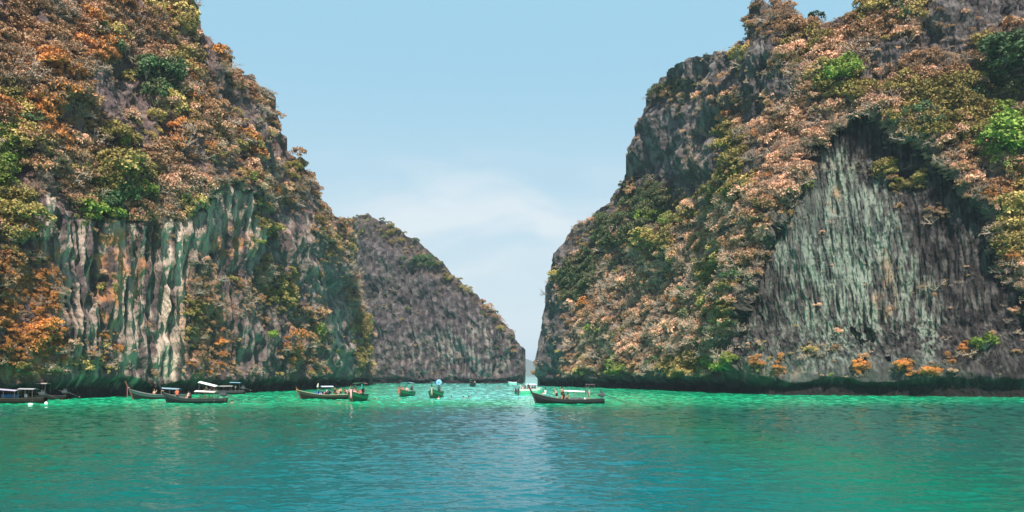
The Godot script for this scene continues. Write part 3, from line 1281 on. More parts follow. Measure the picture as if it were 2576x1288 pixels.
func speedboat(o: Dictionary, label: String, px: float, wy: float, turn: float) -> Node3D:
	var b := thing("speedboat", label, "boat", at(px, wy, reach(wy)) * Vector3(1, 0, 1), turn)
	var long: float = o.long
	var beam: float = o.beam
	var hullm := begin()
	var deckm := begin()
	hullm.set_smooth_group(0)
	var n := 18
	var pt := func(u: float, t: float, s: float) -> Vector3:
		var w := beam * .5 * (pow(maxf(1.0 - pow(maxf(u, 0.0), 2.4), 0.0), .75) if u > 0.0 else 1.0)
		var g: float = o.side + .22 * maxf(u, 0.0)
		var y: float = lerpf(-.25 + .35 * pow(maxf(u, 0.0), 3.0), g, t)
		return Vector3(u * long / 2 + maxf(0.0, u - .3) * (y + .2) * .5, y, s * maxf(w, .02) * lerpf(.72, 1.0, pow(t, .6)))
	for s in [1.0, -1.0]:
		for i in n:
			var u0 := -1.0 + 2.0 * i / n
			var u1 := -1.0 + 2.0 * (i + 1) / n
			for j in 5:
				quad(hullm, pt.call(u0, j * .14, s), pt.call(u1, j * .14, s), pt.call(u1, (j + 1) * .14, s), pt.call(u0, (j + 1) * .14, s))
			for j in 2:
				quad(deckm, pt.call(u0, .72 + j * .14, s) + Vector3(0, 0, s * .03), pt.call(u1, .72 + j * .14, s) + Vector3(0, 0, s * .03), pt.call(u1, .86 + j * .14, s) + Vector3(0, 0, s * .03), pt.call(u0, .86 + j * .14, s) + Vector3(0, 0, s * .03))
			bar(deckm, pt.call(u0, 1.0, s), pt.call(u1, 1.0, s), .16, .06)
			if s > 0:
				var y: float = .30 if u0 < .45 else float(o.side)
				var a: Vector3 = pt.call(u0, 1.0, 1.0)
				var c: Vector3 = pt.call(u1, 1.0, 1.0)
				quad(deckm, Vector3(a.x, y, a.z * .92), Vector3(c.x, y, c.z * .92), Vector3(c.x, y, -c.z * .92), Vector3(a.x, y, -a.z * .92))
	quad(hullm, pt.call(-1.0, 0.0, 1.0), pt.call(-1.0, .70, 1.0), pt.call(-1.0, .70, -1.0), pt.call(-1.0, 0.0, -1.0))
	quad(deckm, pt.call(-1.0, .71, 1.0), pt.call(-1.0, 1.0, 1.0), pt.call(-1.0, 1.0, -1.0), pt.call(-1.0, .71, -1.0))
	piece("hull", hullm.commit(), paint(o.hull, .35), b)
	piece("deck", deckm.commit(), paint(o.top, .4), b)
	if o.get("roof", true):
		var cv := begin()
		awning(cv, -long * .26, long * .22, 2.05, 2.05, beam * .46, .14)
		piece("canopy", cv.commit(), paint(Color(.82, .84, .88), .5), b)
		for x in [-long * .25, long * .2]:
			for s in [1.0, -1.0]:
				var ps := begin()
				tube(ps, Vector3(x, .5, s * beam * .45), Vector3(x, 2.08, s * beam * .43), .03, .03, 6)
				piece("canopy_post", ps.commit(), paint(Color(.75, .76, .78), .3), b)
		var arch := begin()
		for k in 10:
			var a0 := PI * k / 10.0
			var a1 := PI * (k + 1) / 10.0
			tube(arch, Vector3(-long * .42, .8 + sin(a0) * 1.15, cos(a0) * beam * .46), Vector3(-long * .42, .8 + sin(a1) * 1.15, cos(a1) * beam * .46), .035, .035, 6)
		piece("stern_arch", arch.commit(), paint(Color(.8, .8, .82), .3), b)
		var ws := begin()
		bar(ws, Vector3(long * .24, 1.05, -beam * .38), Vector3(long * .24, 1.05, beam * .38), .05, .55)
		piece("windscreen", ws.commit(), paint(Color(.10, .14, .17), .1), b)
		for z in [-.45, .45]:
			var en := begin()
			bar(en, Vector3(-long * .5 - .18, .55, z), Vector3(-long * .5 - .18, 1.25, z), .36, .52, .30, .40, Vector3(1, 0, 0))
			bar(en, Vector3(-long * .5 - .18, -.3, z), Vector3(-long * .5 - .18, .56, z), .12, .24, .16, .3, Vector3(1, 0, 0))
			piece("outboard_motor", en.commit(), paint(Color(.04, .045, .05), .3), b)
		for x in [.35, .75]:
			var mk := begin()
			bar(mk, Vector3(x - 1.0, .34, beam * .475), Vector3(x - .74, .34, beam * .475), .06, .10)
			piece("hull_marking", mk.commit(), paint(Color(.03, .10, .10), .5), b)
		for x in [-1.3, -.3, .6]:
			var be := begin()
			bar(be, Vector3(x, .62, -beam * .40), Vector3(x, .62, beam * .40), .42, .10)
			piece("bench", be.commit(), paint(Color(.75, .72, .66), .6), b)
	return b


# ---------------------------------------------------------------- everything afloat
func fleet() -> void:
	var pale := Color(.60, .38, .28)
	var rosy := Color(.62, .34, .26)
	var tan := Color(.42, .24, .15)
	var dark := Color(.22, .12, .07)
	var black := Color(.02, .017, .015)
	var fair := Color(.30, .19, .08)
	var white := Color(.80, .79, .77)
	var tourists := "tourists aboard the boats"
	# front longtail, broadside, bow to the left
	var a := longtail({"long": 9.3, "beam": 1.9, "side": .60, "bow": .88, "post": 1.15, "hull": Color(.013, .012, .014), "band": Color(.03, .03, .034), "rail": Color(.085, .072, .075), "rope": true, "tail": Vector3(-3.3, -1.15, 0), "bench": Color(.55, .48, .44),
		"canopies": [[-1.9, 1.0, 1.62, 1.74, .80, Color(.80, .79, .76)], [-3.3, -2.0, 2.58, 2.60, .72, Color(.06, .045, .04)]]},
		"black longtail boat nearest the camera, white canopy and long propeller shaft, anchored right of centre", 1436, 1015.5, PI)
	person("sit", aboard(a, 3.55, 1.28, .1), PI * .9, "person in white sitting on the bow of the black front longtail boat", tourists, pale, white, white, black)
	person("lean", aboard(a, 1.95, .50, .25), PI * 1.08, "person in dark swimwear bending behind the bow of the black front boat", tourists, pale, null, Color(.02, .02, .025), fair)
	person("hold", aboard(a, 1.25, .62, -.1), PI * .8, "shirtless person in dark shorts standing before the white canopy of the front boat", tourists, tan, null, Color(.10, .035, .03), black, 1.02)
	person("sit", aboard(a, 1.0, .68, .35), PI * 1.2, "person in dark red seated under the front edge of the white canopy", tourists, tan, Color(.16, .05, .045), Color(.05, .03, .03), black)
	person("sit", aboard(a, .45, .66, -.2), PI * .95, "person in orange-brown seated low beside the white canopy's front post", tourists, rosy, Color(.36, .16, .08), Color(.10, .05, .04), fair)
	person("stand", aboard(a, -2.55, .66, .1), PI * 1.02, "person in white top and pink sarong standing at the stern of the front boat", tourists, tan, white, Color(.62, .30, .36), black, 1.0, white)
	for k in 4:
		var cl := begin()
		bar(cl, Vector3(0, .17, -.26), Vector3(0, .17, .26), .48, .34)
		var s := piece("seat_cushion", cl.commit(), paint([Color(.68, .60, .58), Color(.72, .68, .66), Color(.60, .52, .52), Color(.72, .64, .60)][k], .8), self)
		s.position = aboard(a, -.15 - k * .58, .52, .35)
		tag(s, ["first pale cushion from the bow", "second pale cushion from the bow", "third pale cushion from the bow", "pale cushion nearest the stern"][k] + " under the front boat's white canopy", "cushion", "cushions on the front longtail boat")

	# speedboat behind it
	var sp := speedboat({"long": 5.8, "beam": 2.5, "side": 1.12, "hull": Color(.10, .52, .30), "top": Color(.80, .78, .70)}, "mint green and white speedboat with white canopy, full of tourists, in the gap", 1331, 992.0, .62)
	var seats := [[-1.55, .95, .5], [-1.4, .95, -.5], [-.5, 1.0, .7], [-.4, 1.0, 0.0], [-.35, .95, -.7], [.45, 1.0, .6], [.5, .95, -.5], [1.4, 1.15, .2]]
	var tops := [Color(.10, .02, .02), null, Color(.45, .14, .08), null, Color(.7, .68, .66), Color(.10, .12, .30), Color(.35, .05, .06), Color(.7, .66, .62)]
	var words := ["in black-red at the stern arch", "bare-chested by the outboards", "in orange-red in the middle row nearest us", "bare-shouldered in the middle row", "in white on the far side", "in navy in the front row", "in crimson in the front row", "in cream on the foredeck"]
	for k in 8:
		var q: Array = seats[k]
		person("sit", aboard(sp, q[0], q[1], q[2]), .62 + [2.6, .3, 4.4, -.8, 1.2, 4.6, 0.0, 3.3][k], "seated tourist %s of the mint green speedboat" % words[k], tourists, [pale, tan, rosy][k % 3], tops[k], Color(.05, .05, .09), [black, fair][k % 2])
	speedboat({"long": 3.6, "beam": 1.7, "side": .95, "hull": Color(.25, .55, .50), "top": Color(.78, .74, .72), "roof": false}, "tiny pale motorboat far off at the foot of the grey headland", 1290, 966.3, PI)

	# green boats, bow on
	var g1 := longtail({"long": 9.0, "beam": 2.7, "side": .85, "bow": .60, "post": .9, "hull": Color(.008, .075, .038), "band": Color(.02, .19, .09), "rail": Color(.015, .12, .055), "stem": Color(.30, .14, .09), "ribbons": [Color(.65, .06, .06), Color(.78, .42, .42)], "drop": 1.3, "tail": Vector3(-3.0, -1.6, 1.5),
		"canopies": [[-3.2, -.2, 2.60, 2.72, .95, Color(.68, .48, .44)]]},
		"green longtail boat bow-on beside the crowded boat, red ribbons, turquoise cloth under its awning", 901, 1008.3, -PI / 2)
	var cloth := begin()
	bar(cloth, Vector3(0, -.34, 0), Vector3(0, .34, 0), .95, .04, .92, .04, Vector3(1, 0, 0))
	var cp := piece("hanging_cloth", cloth.commit(), paint(Color(.05, .62, .52), .8), self)
	cp.position = aboard(g1, .1, 2.25, -.62)
	cp.rotation.y = 0.0
	tag(cp, "square turquoise cloth hung from the awning of the green bow-on boat", "cloth")
	person("stand", aboard(g1, -.9, .7, .62), -PI / 2, "person in white cap standing on the right of the ribboned green boat", tourists, tan, Color(.07, .07, .08), Color(.04, .05, .06), black, 1.0, white)
	person("sit", aboard(g1, .9, 1.0, .35), -PI / 2 + .5, "person in pink seated behind the bow ribbons of the green boat", tourists, pale, Color(.62, .30, .28), Color(.3, .1, .1), fair)
	person("sit", aboard(g1, .7, 1.0, -.45), -PI / 2 - .3, "person in red seated left behind the ribboned green bow", tourists, rosy, Color(.50, .08, .08), Color(.1, .05, .05), black)
	var g2 := longtail({"long": 8.4, "beam": 2.4, "side": .78, "bow": .50, "post": 1.25, "hull": Color(.008, .07, .035), "band": Color(.02, .17, .08), "rail": Color(.015, .11, .05), "stem": Color(.055, .05, .03), "ribbons": [Color(.80, .24, .06), Color(.65, .07, .04)], "drop": 1.25,
		"canopies": [[-2.4, 1.0, 2.45, 2.60, .92, Color(.48, .64, .82)]]},
		"small green longtail boat bow-on with orange ribbons and pale blue canopy, left of its twin", 1023, 997.0, -1.70)
	person("sit", aboard(g2, .9, 1.0, -.3), -1.2, "person with dark hair seated on the small orange-ribboned green boat", tourists, pale, null, Color(.05, .05, .08), black)
	person("sit", aboard(g2, 1.2, 1.0, .45), -2.0, "person in red seated at the left rail of the small green boat", tourists, rosy, Color(.45, .10, .08), Color(.1, .05, .05), black)
	var g3 := longtail({"long": 9.0, "beam": 2.5, "side": .95, "bow": .55, "post": 1.5, "hull": Color(.008, .075, .032), "band": Color(.025, .20, .075), "rail": Color(.015, .13, .045), "stem": Color(.06, .055, .05), "ribbons": [Color(.45, .38, .28)], "drop": 1.4,
		"canopies": [[-2.2, .7, 2.62, 2.72, .95, Color(.62, .74, .84)]]},
		"green longtail boat bow-on with round blue sunshade and tall dark prow, under the headland", 1097, 1000.5, -PI / 2 - .04)
	var sh := begin()
	for k in 14:
		var t0 := TAU * k / 14.0
		var t1 := TAU * (k + 1) / 14.0
		for e in 3:
			var r0 := .50 * e / 3.0
			var r1 := .50 * (e + 1) / 3.0
			quad(sh, Vector3(cos(t0) * r0, sin(t0) * r0, .14 - r0 * .22), Vector3(cos(t1) * r0, sin(t1) * r0, .14 - r0 * .22), Vector3(cos(t1) * r1, sin(t1) * r1, .14 - r1 * .22), Vector3(cos(t0) * r1, sin(t0) * r1, .14 - r1 * .22))
	var sunshade := thing("sunshade", "round pale blue umbrella tilted toward us on the tall-prowed green boat", "umbrella", aboard(g3, .9, 2.75, -.62))
	piece("cover", sh.commit(), paint(Color(.22, .47, .72), .7), sunshade)
	var sk := begin()
	tube(sk, Vector3(0, 0, .2), Vector3(.05, -1.2, -1.3), .022, .022, 6)
	piece("pole", sk.commit(), paint(Color(.2, .2, .2), .5), sunshade)
	var hub := begin()
	ball(hub, Vector3(0, 0, .14), Vector3(.11, .11, .04))
	piece("hub", hub.commit(), paint(Color(.02, .05, .12), .5), sunshade)
	person("stand", aboard(g3, .6, .55, -.55), -PI / 2, "person in dark teal holding the round blue umbrella's side of the green boat", tourists, dark, Color(.03, .10, .09), Color(.02, .05, .05), black)
	person("swim", at(1103, 1003.5, reach(1003.5)) * Vector3(1, 0, 1), PI * .3, "pale swimmer right below the tall dark prow of the green boat", "swimmers", pale, Color(.62, .50, .42), null, fair, 1.15)
	# far boat
	var far := longtail({"long": 9.0, "beam": 2.3, "side": .8, "bow": .5, "post": .5, "hull": Color(.008, .02, .018), "band": Color(.02, .045, .04), "rail": Color(.025, .045, .04),
		"canopies": [[-2.8, .8, 2.35, 2.35, .95, Color(.40, .52, .44)], [-3.4, .2, 1.75, 1.75, 1.0, Color(.62, .62, .55)]]},
		"far dark longtail boat with double pale canopy below the grey headland", 1189, 972.2, -PI / 2 + .1)
	person("stand", aboard(far, 1.6, .4, -.7), -PI / 2, "lone person in dusty pink standing left on the far dark boat", tourists, rosy, Color(.42, .22, .20), Color(.05, .05, .05), black)

	# the crowded boat
	var c := longtail({"long": 8.8, "beam": 2.1, "side": .72, "bow": .72, "post": .55, "hull": Color(.018, .014, .011), "band": Color(.035, .045, .03), "rail": Color(.50, .40, .28), "stem": Color(.10, .07, .05), "ribbons": [Color(.72, .34, .13)], "drop": .35, "rope": true,
		"canopies": [[-.6, 1.4, 2.05, 2.05, .8, Color(.50, .56, .70)]]},
		"crowded brown longtail boat with cream gunwale and blue tarpaulin, bow to the left", 828, 1004.0, PI + .42)
	var tp := begin()
	for i in 10:
		for j in 4:
			var q := []
			for e in [[0, 0], [1, 0], [1, 1], [0, 1]]:
				var u: float = (i + e[0]) / 10.0
				var v: float = (j + e[1]) / 4.0
				q.append(Vector3(-1.3 + 2.6 * u, .34 - v * .62 + .04 * sin(u * 17.0 + v * 5.0), .12 * sin(v * 2.2) + .03 * sin(u * 23.0)))
			quad(tp, q[0], q[1], q[2], q[3])
			quad(tp, q[0] - Vector3(0, 0, .02), q[3] - Vector3(0, 0, .02), q[2] - Vector3(0, 0, .02), q[1] - Vector3(0, 0, .02))
	var tarp := thing("tarpaulin", "blue tarpaulin with a white mark hung along the crowded brown boat's side", "tarpaulin", aboard(c, 1.0, .92, 1.02), PI + .42)
	tarp.rotation.y = PI + .42 + PI
	piece("sheet", tp.commit(), paint(Color(.025, .12, .28), .6), tarp)
	var mk := begin()
	for e in [[Vector3(-.42, -.16, .14), Vector3(-.36, .06, .13)], [Vector3(-.36, .06, .13), Vector3(-.12, .06, .13)], [Vector3(-.12, .06, .13), Vector3(-.06, -.16, .14)]]:
		bar(mk, e[0] + Vector3(0, 0, .03), e[1] + Vector3(0, 0, .03), .03, .08, .03, .08, Vector3(1, .1, 0))
	piece("white_mark", mk.commit(), paint(Color(.7, .72, .74), .6), tarp)
	var crowd := [[-.3, .2, .45, "in white beside the blue tarpaulin", white], [-.9, .3, -.3, "in black behind the tarpaulin", Color(.03, .03, .03)], [-1.3, .15, .5, "bare-chested amid the crowd", null], [-1.8, .3, -.35, "in orange amid the crowd", Color(.75, .24, .05)], [-2.1, .2, .45, "in yellow amid the crowd", Color(.66, .42, .10)], [-2.6, .25, -.3, "in dark red amid the crowd", Color(.22, .03, .03)], [-2.9, .2, .4, "in pale pink near the stern", Color(.68, .42, .38)], [-3.4, .3, -.1, "in grey at the stern", Color(.35, .35, .36)], [.5, .25, -.3, "in light blue under the small canopy", Color(.35, .45, .58)]]
	for k in crowd.size():
		var q: Array = crowd[k]
		person("sit" if k % 3 else "crouch", aboard(c, q[0], float(q[1]) + .72, q[2]), PI + .42 + [.3, -1.2, 1.4, .8, -.6, 2.6, 1.1, -.9, 0.2][k], "seated tourist %s of the brown longtail boat" % q[3], tourists, [pale, rosy, tan][k % 3], q[4], [Color(.08, .05, .05), Color(.3, .08, .06), Color(.05, .06, .10)][k % 3], [black, fair, black][k % 3])
	var fl := begin()
	bar(fl, Vector3(0, 0, 0), Vector3(.12, .62, 0), .05, .30, .05, .16, Vector3(1, 0, 0))
	var pole := begin()
	tube(pole, Vector3(-.02, -1.5, 0), Vector3(.16, .70, 0), .022, .018, 6)
	var flag := thing("flag", "small furled white flag on a pole above the crowded boat's foredeck", "flag", aboard(c, 1.9, 2.0, .1))
	piece("cloth", fl.commit(), paint(Color(.55, .52, .48), .8), flag)
	piece("pole", pole.commit(), paint(Color(.3, .28, .25), .6), flag)

	# the moored group on the left
	var l1 := longtail({"long": 8.4, "beam": 1.9, "side": .62, "bow": .75, "post": 1.55, "hull": Color(.012, .012, .013), "band": Color(.03, .042, .04), "rail": Color(.08, .095, .09), "ribbons": [Color(.66, .32, .15)], "drop": .55, "stem": Color(.02, .022, .03), "engine": true, "tail": Vector3(-2.4, -1.1, .3),
		"canopies": [[-2.9, .1, 1.55, 1.66, .80, Color(.80, .74, .68)], [-3.0, -.5, 2.35, 2.95, .85, Color(.82, .80, .76)]]},
		"dark longtail boat with raised white awning and white canopy, front of the moored group", 496, 1014.0, PI - .06)
	person("sit", aboard(l1, 3.0, 1.15, .15), PI * .7, "person in coral red top sitting on the bow of the dark moored boat", tourists, rosy, Color(.70, .17, .10), Color(.60, .15, .10), fair)
	person("sit", aboard(l1, 1.35, .8, .3), PI * .9, "person in pale pink seated ahead of the white canopy", tourists, pale, Color(.60, .42, .40), Color(.1, .05, .05), black)
	person("crouch", aboard(l1, .85, .7, -.2), PI * 1.2, "crouching person in black just ahead of the white canopy", tourists, pale, Color(.03, .03, .03), Color(.03, .03, .03), black)
	person("sit", aboard(l1, -1.2, 1.72, .3), PI * 1.3, "tanned person seated on the white canopy, left one under the raised awning", tourists, tan, null, Color(.30, .05, .06), black, .9)
	person("sit", aboard(l1, -2.0, 1.70, .25), PI * .8, "person in maroon seated on the white canopy, right one under the awning", tourists, rosy, Color(.22, .04, .05), Color(.05, .03, .03), black, .9)
	var vest_words := ["leftmost", "second from left", "middle", "second from right", "rightmost"]
	for k in 5:
		var v := thing("life_jacket", "%s of five yellow-green life jackets hung along the dark moored boat" % vest_words[k], "life jacket", aboard(l1, -.15 - .42 * k, .80, .93), PI - .06, "life jackets on the moored boat")
		var col := Color(.48, .62, .20) if k % 2 else Color(.60, .70, .32)
		for s in [-1.0, 1.0]:
			var pn := begin()
			bar(pn, Vector3(s * .085, -.22, 0), Vector3(s * .075, .24, 0), .15, .09, .10, .07, Vector3(0, 0, 1))
			piece("panel", pn.commit(), paint(col, .7), v)
		var cl := begin()
		bar(cl, Vector3(-.1, .25, -.02), Vector3(.1, .25, -.02), .08, .10)
		piece("collar", cl.commit(), paint(col, .7), v)
	var rl := begin()
	for e in [[Vector3(-.75, .3, 0), Vector3(.75, .3, 0)], [Vector3(-.75, -.25, 0), Vector3(.75, -.25, 0)], [Vector3(-.75, -.25, 0), Vector3(-.75, .3, 0)], [Vector3(.75, -.25, 0), Vector3(.75, .3, 0)], [Vector3(.1, -.25, 0), Vector3(.1, .3, 0)]]:
		tube(rl, e[0], e[1], .03, .03, 6)
	var rail := piece("stern_rail", rl.commit(), paint(Color(.55, .55, .52), .4), l1)
	rail.position = Vector3(-3.2, .95, .86)
	var l2 := longtail({"long": 8.6, "beam": 1.9, "side": .72, "bow": .85, "post": 1.35, "hull": Color(.014, .018, .018), "band": Color(.045, .085, .075), "rail": Color(.12, .18, .18), "ribbons": [Color(.62, .42, .36), Color(.34, .025, .06)], "drop": 1.9, "stem": Color(.13, .06, .035), "engine": false,
		"canopies": [[-3.2, -.3, 1.62, 1.78, .82, Color(.26, .36, .46)]]},
		"teal-grey longtail boat with maroon ribbons at the prow, half hidden in the moored group", 404, 1004.0, PI + .05)
	person("hold", aboard(l2, 1.5, -.15, 1.25), PI * .5, "person climbing the white ladder at the teal-grey boat's side", tourists, pale, null, Color(.30, .06, .06), fair)
	var ld := begin()
	for z in [-.22, .22]:
		tube(ld, Vector3(z, -.7, 0), Vector3(z, .75, 0), .03, .03, 6)
	for k in 4:
		tube(ld, Vector3(-.22, -.55 + k * .36, 0), Vector3(.22, -.55 + k * .36, 0), .025, .025, 6)
	var ladder := piece("boarding_ladder", ld.commit(), paint(Color(.70, .72, .70), .4), self)
	ladder.position = aboard(l2, 1.5, .1, 1.02)
	tag(ladder, "white boarding ladder hooked on the teal-grey boat's side under the climber", "ladder")
	var l3 := longtail({"long": 8.0, "beam": 1.9, "side": .66, "bow": .5, "post": .5, "hull": Color(.016, .016, .018), "band": Color(.05, .05, .055), "rail": Color(.18, .165, .18),
		"canopies": [[-1.6, 1.9, 1.65, 1.62, .8, Color(.42, .38, .40)], [-3.2, -1.0, 2.35, 2.42, .7, Color(.16, .33, .46)]], "tail": Vector3(-1.2, -.5, 0)},
		"grey moored longtail boat behind, with a small blue awning at its stern", 568, 991.5, PI)
	person("stand", aboard(l3, -2.0, .36, .2), PI, "person in white standing below the small blue awning of the grey boat", tourists, dark, Color(.6, .58, .58), Color(.05, .05, .06), black)
	var l4 := longtail({"long": 9.6, "beam": 2.0, "side": .70, "bow": .7, "post": 1.0, "hull": Color(.016, .011, .009), "band": Color(.03, .02, .018), "rail": Color(.085, .068, .05), "tail": Vector3(-2.4, -.9, 0),
		"canopies": [[-1.1, 2.3, 1.72, 1.98, .85, Color(.40, .36, .46)], [-3.6, -1.3, 1.95, 1.98, .80, Color(.36, .35, .36)]]},
		"brown longtail boat cut by the left edge of the view, lilac canopy and blue cover", 28, 1014.5, PI)
	var bl := begin()
	for i in 12:
		for e in 1:
			var u0 := i / 12.0
			var u1 := (i + 1) / 12.0
			var y0 := .42 + .06 * sin(u0 * 19.0)
			var y1 := .42 + .06 * sin(u1 * 19.0)
			quad(bl, Vector3(u0 * 2.5, 0, .05 + .03 * sin(u0 * 31)), Vector3(u1 * 2.5, 0, .05 + .03 * sin(u1 * 31)), Vector3(u1 * 2.5, y1, -.04), Vector3(u0 * 2.5, y0, -.04))
			quad(bl, Vector3(u0 * 2.5, y0, -.04), Vector3(u1 * 2.5, y1, -.04), Vector3(u1 * 2.5, y1 - .1, -.5), Vector3(u0 * 2.5, y0 - .1, -.5))
	var cover := piece("blue_cover", bl.commit(), paint(Color(.03, .22, .48), .55), self)
	cover.position = aboard(l4, 2.0, .78, .92)
	tag(cover, "crumpled blue plastic cover under the lilac canopy at the left edge", "plastic sheet")
	person("sit", aboard(l4, 3.35, .80, .2), PI * 1.1, "pink-skinned person seated at the far left end of the lilac boat", tourists, rosy, null, Color(.16, .03, .03), fair, 1.1)
	person("sit", aboard(l4, 2.65, .68, .3), PI * .9, "person in dusty rose seated just left of the lilac canopy", tourists, pale, Color(.52, .24, .22), Color(.14, .03, .03), black, 1.05)
	person("sit", aboard(l4, -1.9, .68, .3), PI * .4, "person in white seated under the grey canopy of the lilac boat", tourists, tan, white, Color(.05, .05, .06), black)
	var l5 := longtail({"long": 9.2, "beam": 1.9, "side": .6, "bow": .7, "post": .6, "hull": Color(.013, .011, .011), "band": Color(.026, .02, .022), "rail": Color(.06, .05, .055), "tail": Vector3(-2.0, -.8, 0),
		"canopies": [[-1.6, 1.4, 2.55, 2.62, .8, Color(.36, .33, .30)]]},
		"dark longtail boat with tall grey canopy tucked behind the lilac boat at left", 98, 1005.2, PI)

	# swimmers and floats
	var heads := [[1115, 1001.4, "first swimmer right of the umbrella boat, nearest its hull"], [1136, 1001.2, "second swimmer right of the umbrella boat, alone"], [1167, 1001.6, "left one of the swimming pair in the turquoise water"], [1178, 1001.4, "right one of the swimming pair in the turquoise water"], [171, 1007.0, "dark-haired swimmer right of the boats at the left edge"], [572, 1005.5, "swimmer close behind the stern of the dark moored boat"], [584, 1013.0, "swimmer nearest to us, right of the dark moored boat"], [627, 1009.0, "swimmer out right of the moored group, toward the crowded boat"]]
	for k in heads.size():
		var q: Array = heads[k]
		person("swim", at(q[0], q[1], reach(q[1])) * Vector3(1, 0, 1), [0.4, 2.0, 2.8, .2, 1.0, .5, 2.2, 3.0][k], q[2], "swimmers", [tan, dark][k % 2], null, Color(.04, .04, .06), black)
	for q in [[77.0, 1019.5, "round white float in front of the lilac boat's hull"], [116.0, 1018.0, "tall white float with a dark band at the lilac boat's stern"]]:
		var f := thing("mooring_float", q[2], "buoy", at(q[0], q[1], reach(q[1])) * Vector3(1, 0, 1), 0.0, "floats by the left boats")
		var bd := begin()
		ball(bd, Vector3(0, .10, 0), Vector3(.36, .2, .26) if q[0] < 100 else Vector3(.24, .34, .24))
		piece("float_body", bd.commit(), paint(Color(.70, .74, .70), .5), f)
		var rg := begin()
		tube(rg, Vector3(0, .26, 0), Vector3(0, .42, 0), .07, .05, 8)
		piece("lug", rg.commit(), paint(Color(.05, .12, .09), .6), f)

	# a bare tree leaning out of the right cliff's left end
	var tr := thing("bare_tree", "bare grey tree leaning out over the gap from the right cliff", "tree", (bare_spot[0] as Vector3) + Vector3(-.4, .2, .3))
	var tk := begin()
	tube(tk, Vector3(5.0, -1.6, -.6), Vector3(-2.4, 1.2, .4), .20, .09, 6)
	piece("trunk", tk.commit(), paint(Color(.20, .17, .15), .9), tr)
	rng.seed = 404
	for k in 9:
		var lm := begin()
		var p := Vector3(5.0, -1.6, -.6).lerp(Vector3(-2.4, 1.2, .4), .50 + .055 * k)
		var d := Vector3(-1.0, rng.randf_range(-.5, 1.6), rng.randf_range(-.8, .8)).normalized()
		var q := p + d * rng.randf_range(1.0, 2.2)
		tube(lm, p, q, .07, .04, 5)
		for m in 5:
			var s := p.lerp(q, rng.randf_range(.4, 1.0))
			var t := s + (d + Vector3(rng.randfn(), rng.randfn(), rng.randfn()) * .5).normalized() * rng.randf_range(.7, 1.6)
			tube(lm, s, t, .035, .02, 4)
			for w in 3:
				var t2 := t + Vector3(rng.randfn(), rng.randfn(), rng.randfn()).normalized() * .6
				tube(lm, t, t2, .02, .012, 3)
		piece("limb", lm.commit(), paint(Color(.24, .20, .18), .9), tr)


# ---------------------------------------------------------------- names of the plants, by kind and place
func plant_name(kind: int, bare: bool, px: float, py: float, tone: float, big: float, marks: Array, cliff: String) -> Array:
	var call := "dry_bush"
	var what: String
	match kind:
		BROWN: what = "bare brown bush" if bare else "brown dry-leaved bush"
		PINK: what = "pinkish leafless bush" if bare else "pinkish-tan dry bush"
		ORANGE: what = "orange twiggy bush" if bare else "orange dry-leaved bush"
		OLIVE: what = "olive-green bush"
		GREEN: what = "fresh green bush"
		DARKGREEN: what = "dark green bush"
		YELLOW: what = "yellow-leaved bush"
	if kind >= OLIVE:
		call = "green_bush" if kind != YELLOW else "yellow_bush"
	elif kind == ORANGE:
		call = "orange_bush"
	if kind == DARKGREEN:
		pass
	elif tone > 1.22:
		what = "light " + what
	elif tone < .84:
		what = "deep-toned " + what
	if big > 1.75:
		what = "large " + what
	var best: Array = marks[0]
	var near := 1e9
	for m in marks:
		var d := Vector2(px - m[0], (py - m[1])).length()
		if d < near:
			near = d
			best = m
	var dx: float = px - best[0]
	var dy: float = py - best[1]
	var side := "beside"
	if near > 22.0:
		var far := "well " if near > 75.0 else ""
		if absf(dx) > absf(dy) * 2.2:
			side = far + ("right of" if dx > 0.0 else "left of")
		elif absf(dy) > absf(dx) * 2.2:
			side = far + ("below" if dy > 0.0 else "above")
		else:
			side = far + ("below and " if dy > 0.0 else "above and ") + ("right of" if dx > 0.0 else "left of")
	var label := "%s %s %s" % [what, side, best[2]]
	return [call, label, "bush", what + "es on the " + cliff]


func left_plant(kind: int, bare: bool, px: float, py: float, tone: float, big: float) -> Array:
	return plant_name(kind, bare, px, py, tone, big, [[290, 445, "the tree over the flutes"], [262, 245, "the left cliff's grey slab"], [408, 208, "the left cliff's dark green tree"], [378, 32, "the small yellow top bush"], [525, 140, "the left cliff's bare skyline edge"], [728, 424, "the skyline olive bush"], [436, 326, "the vivid orange bush"], [8, 395, "the yellow-green edge tree"], [24, 555, "the olive edge tree"], [95, 850, "the orange fern patch"], [405, 700, "the tallest pale flute"], [285, 640, "the tan flutes"], [505, 780, "the brown strip between flutes"], [675, 578, "the olive bush by the flutes"], [700, 755, "the yellowish mid-height bush"], [850, 860, "the left cliff's pale lower wall"], [850, 600, "the left cliff's right shoulder"], [600, 950, "the wall foot behind the boats"], [100, 110, "the upper left corner's slope"], [580, 320, "the slope under the left skyline"], [160, 300, "the left cliff's brown hollow"], [480, 450, "the pinkish ledge"]], "left cliff")


func middle_plant(kind: int, bare: bool, px: float, py: float, tone: float, big: float) -> Array:
	return plant_name(kind, bare, px, py, tone, big, [[920, 555, "the far headland's green cap"], [1020, 610, "the headland's upper crest"], [1130, 690, "the headland's middle crest"], [1260, 800, "the headland's lower crest"], [1100, 880, "the headland's grey lower face"], [930, 720, "the headland's left side"], [1300, 900, "the headland's right tip"]], "distant headland")


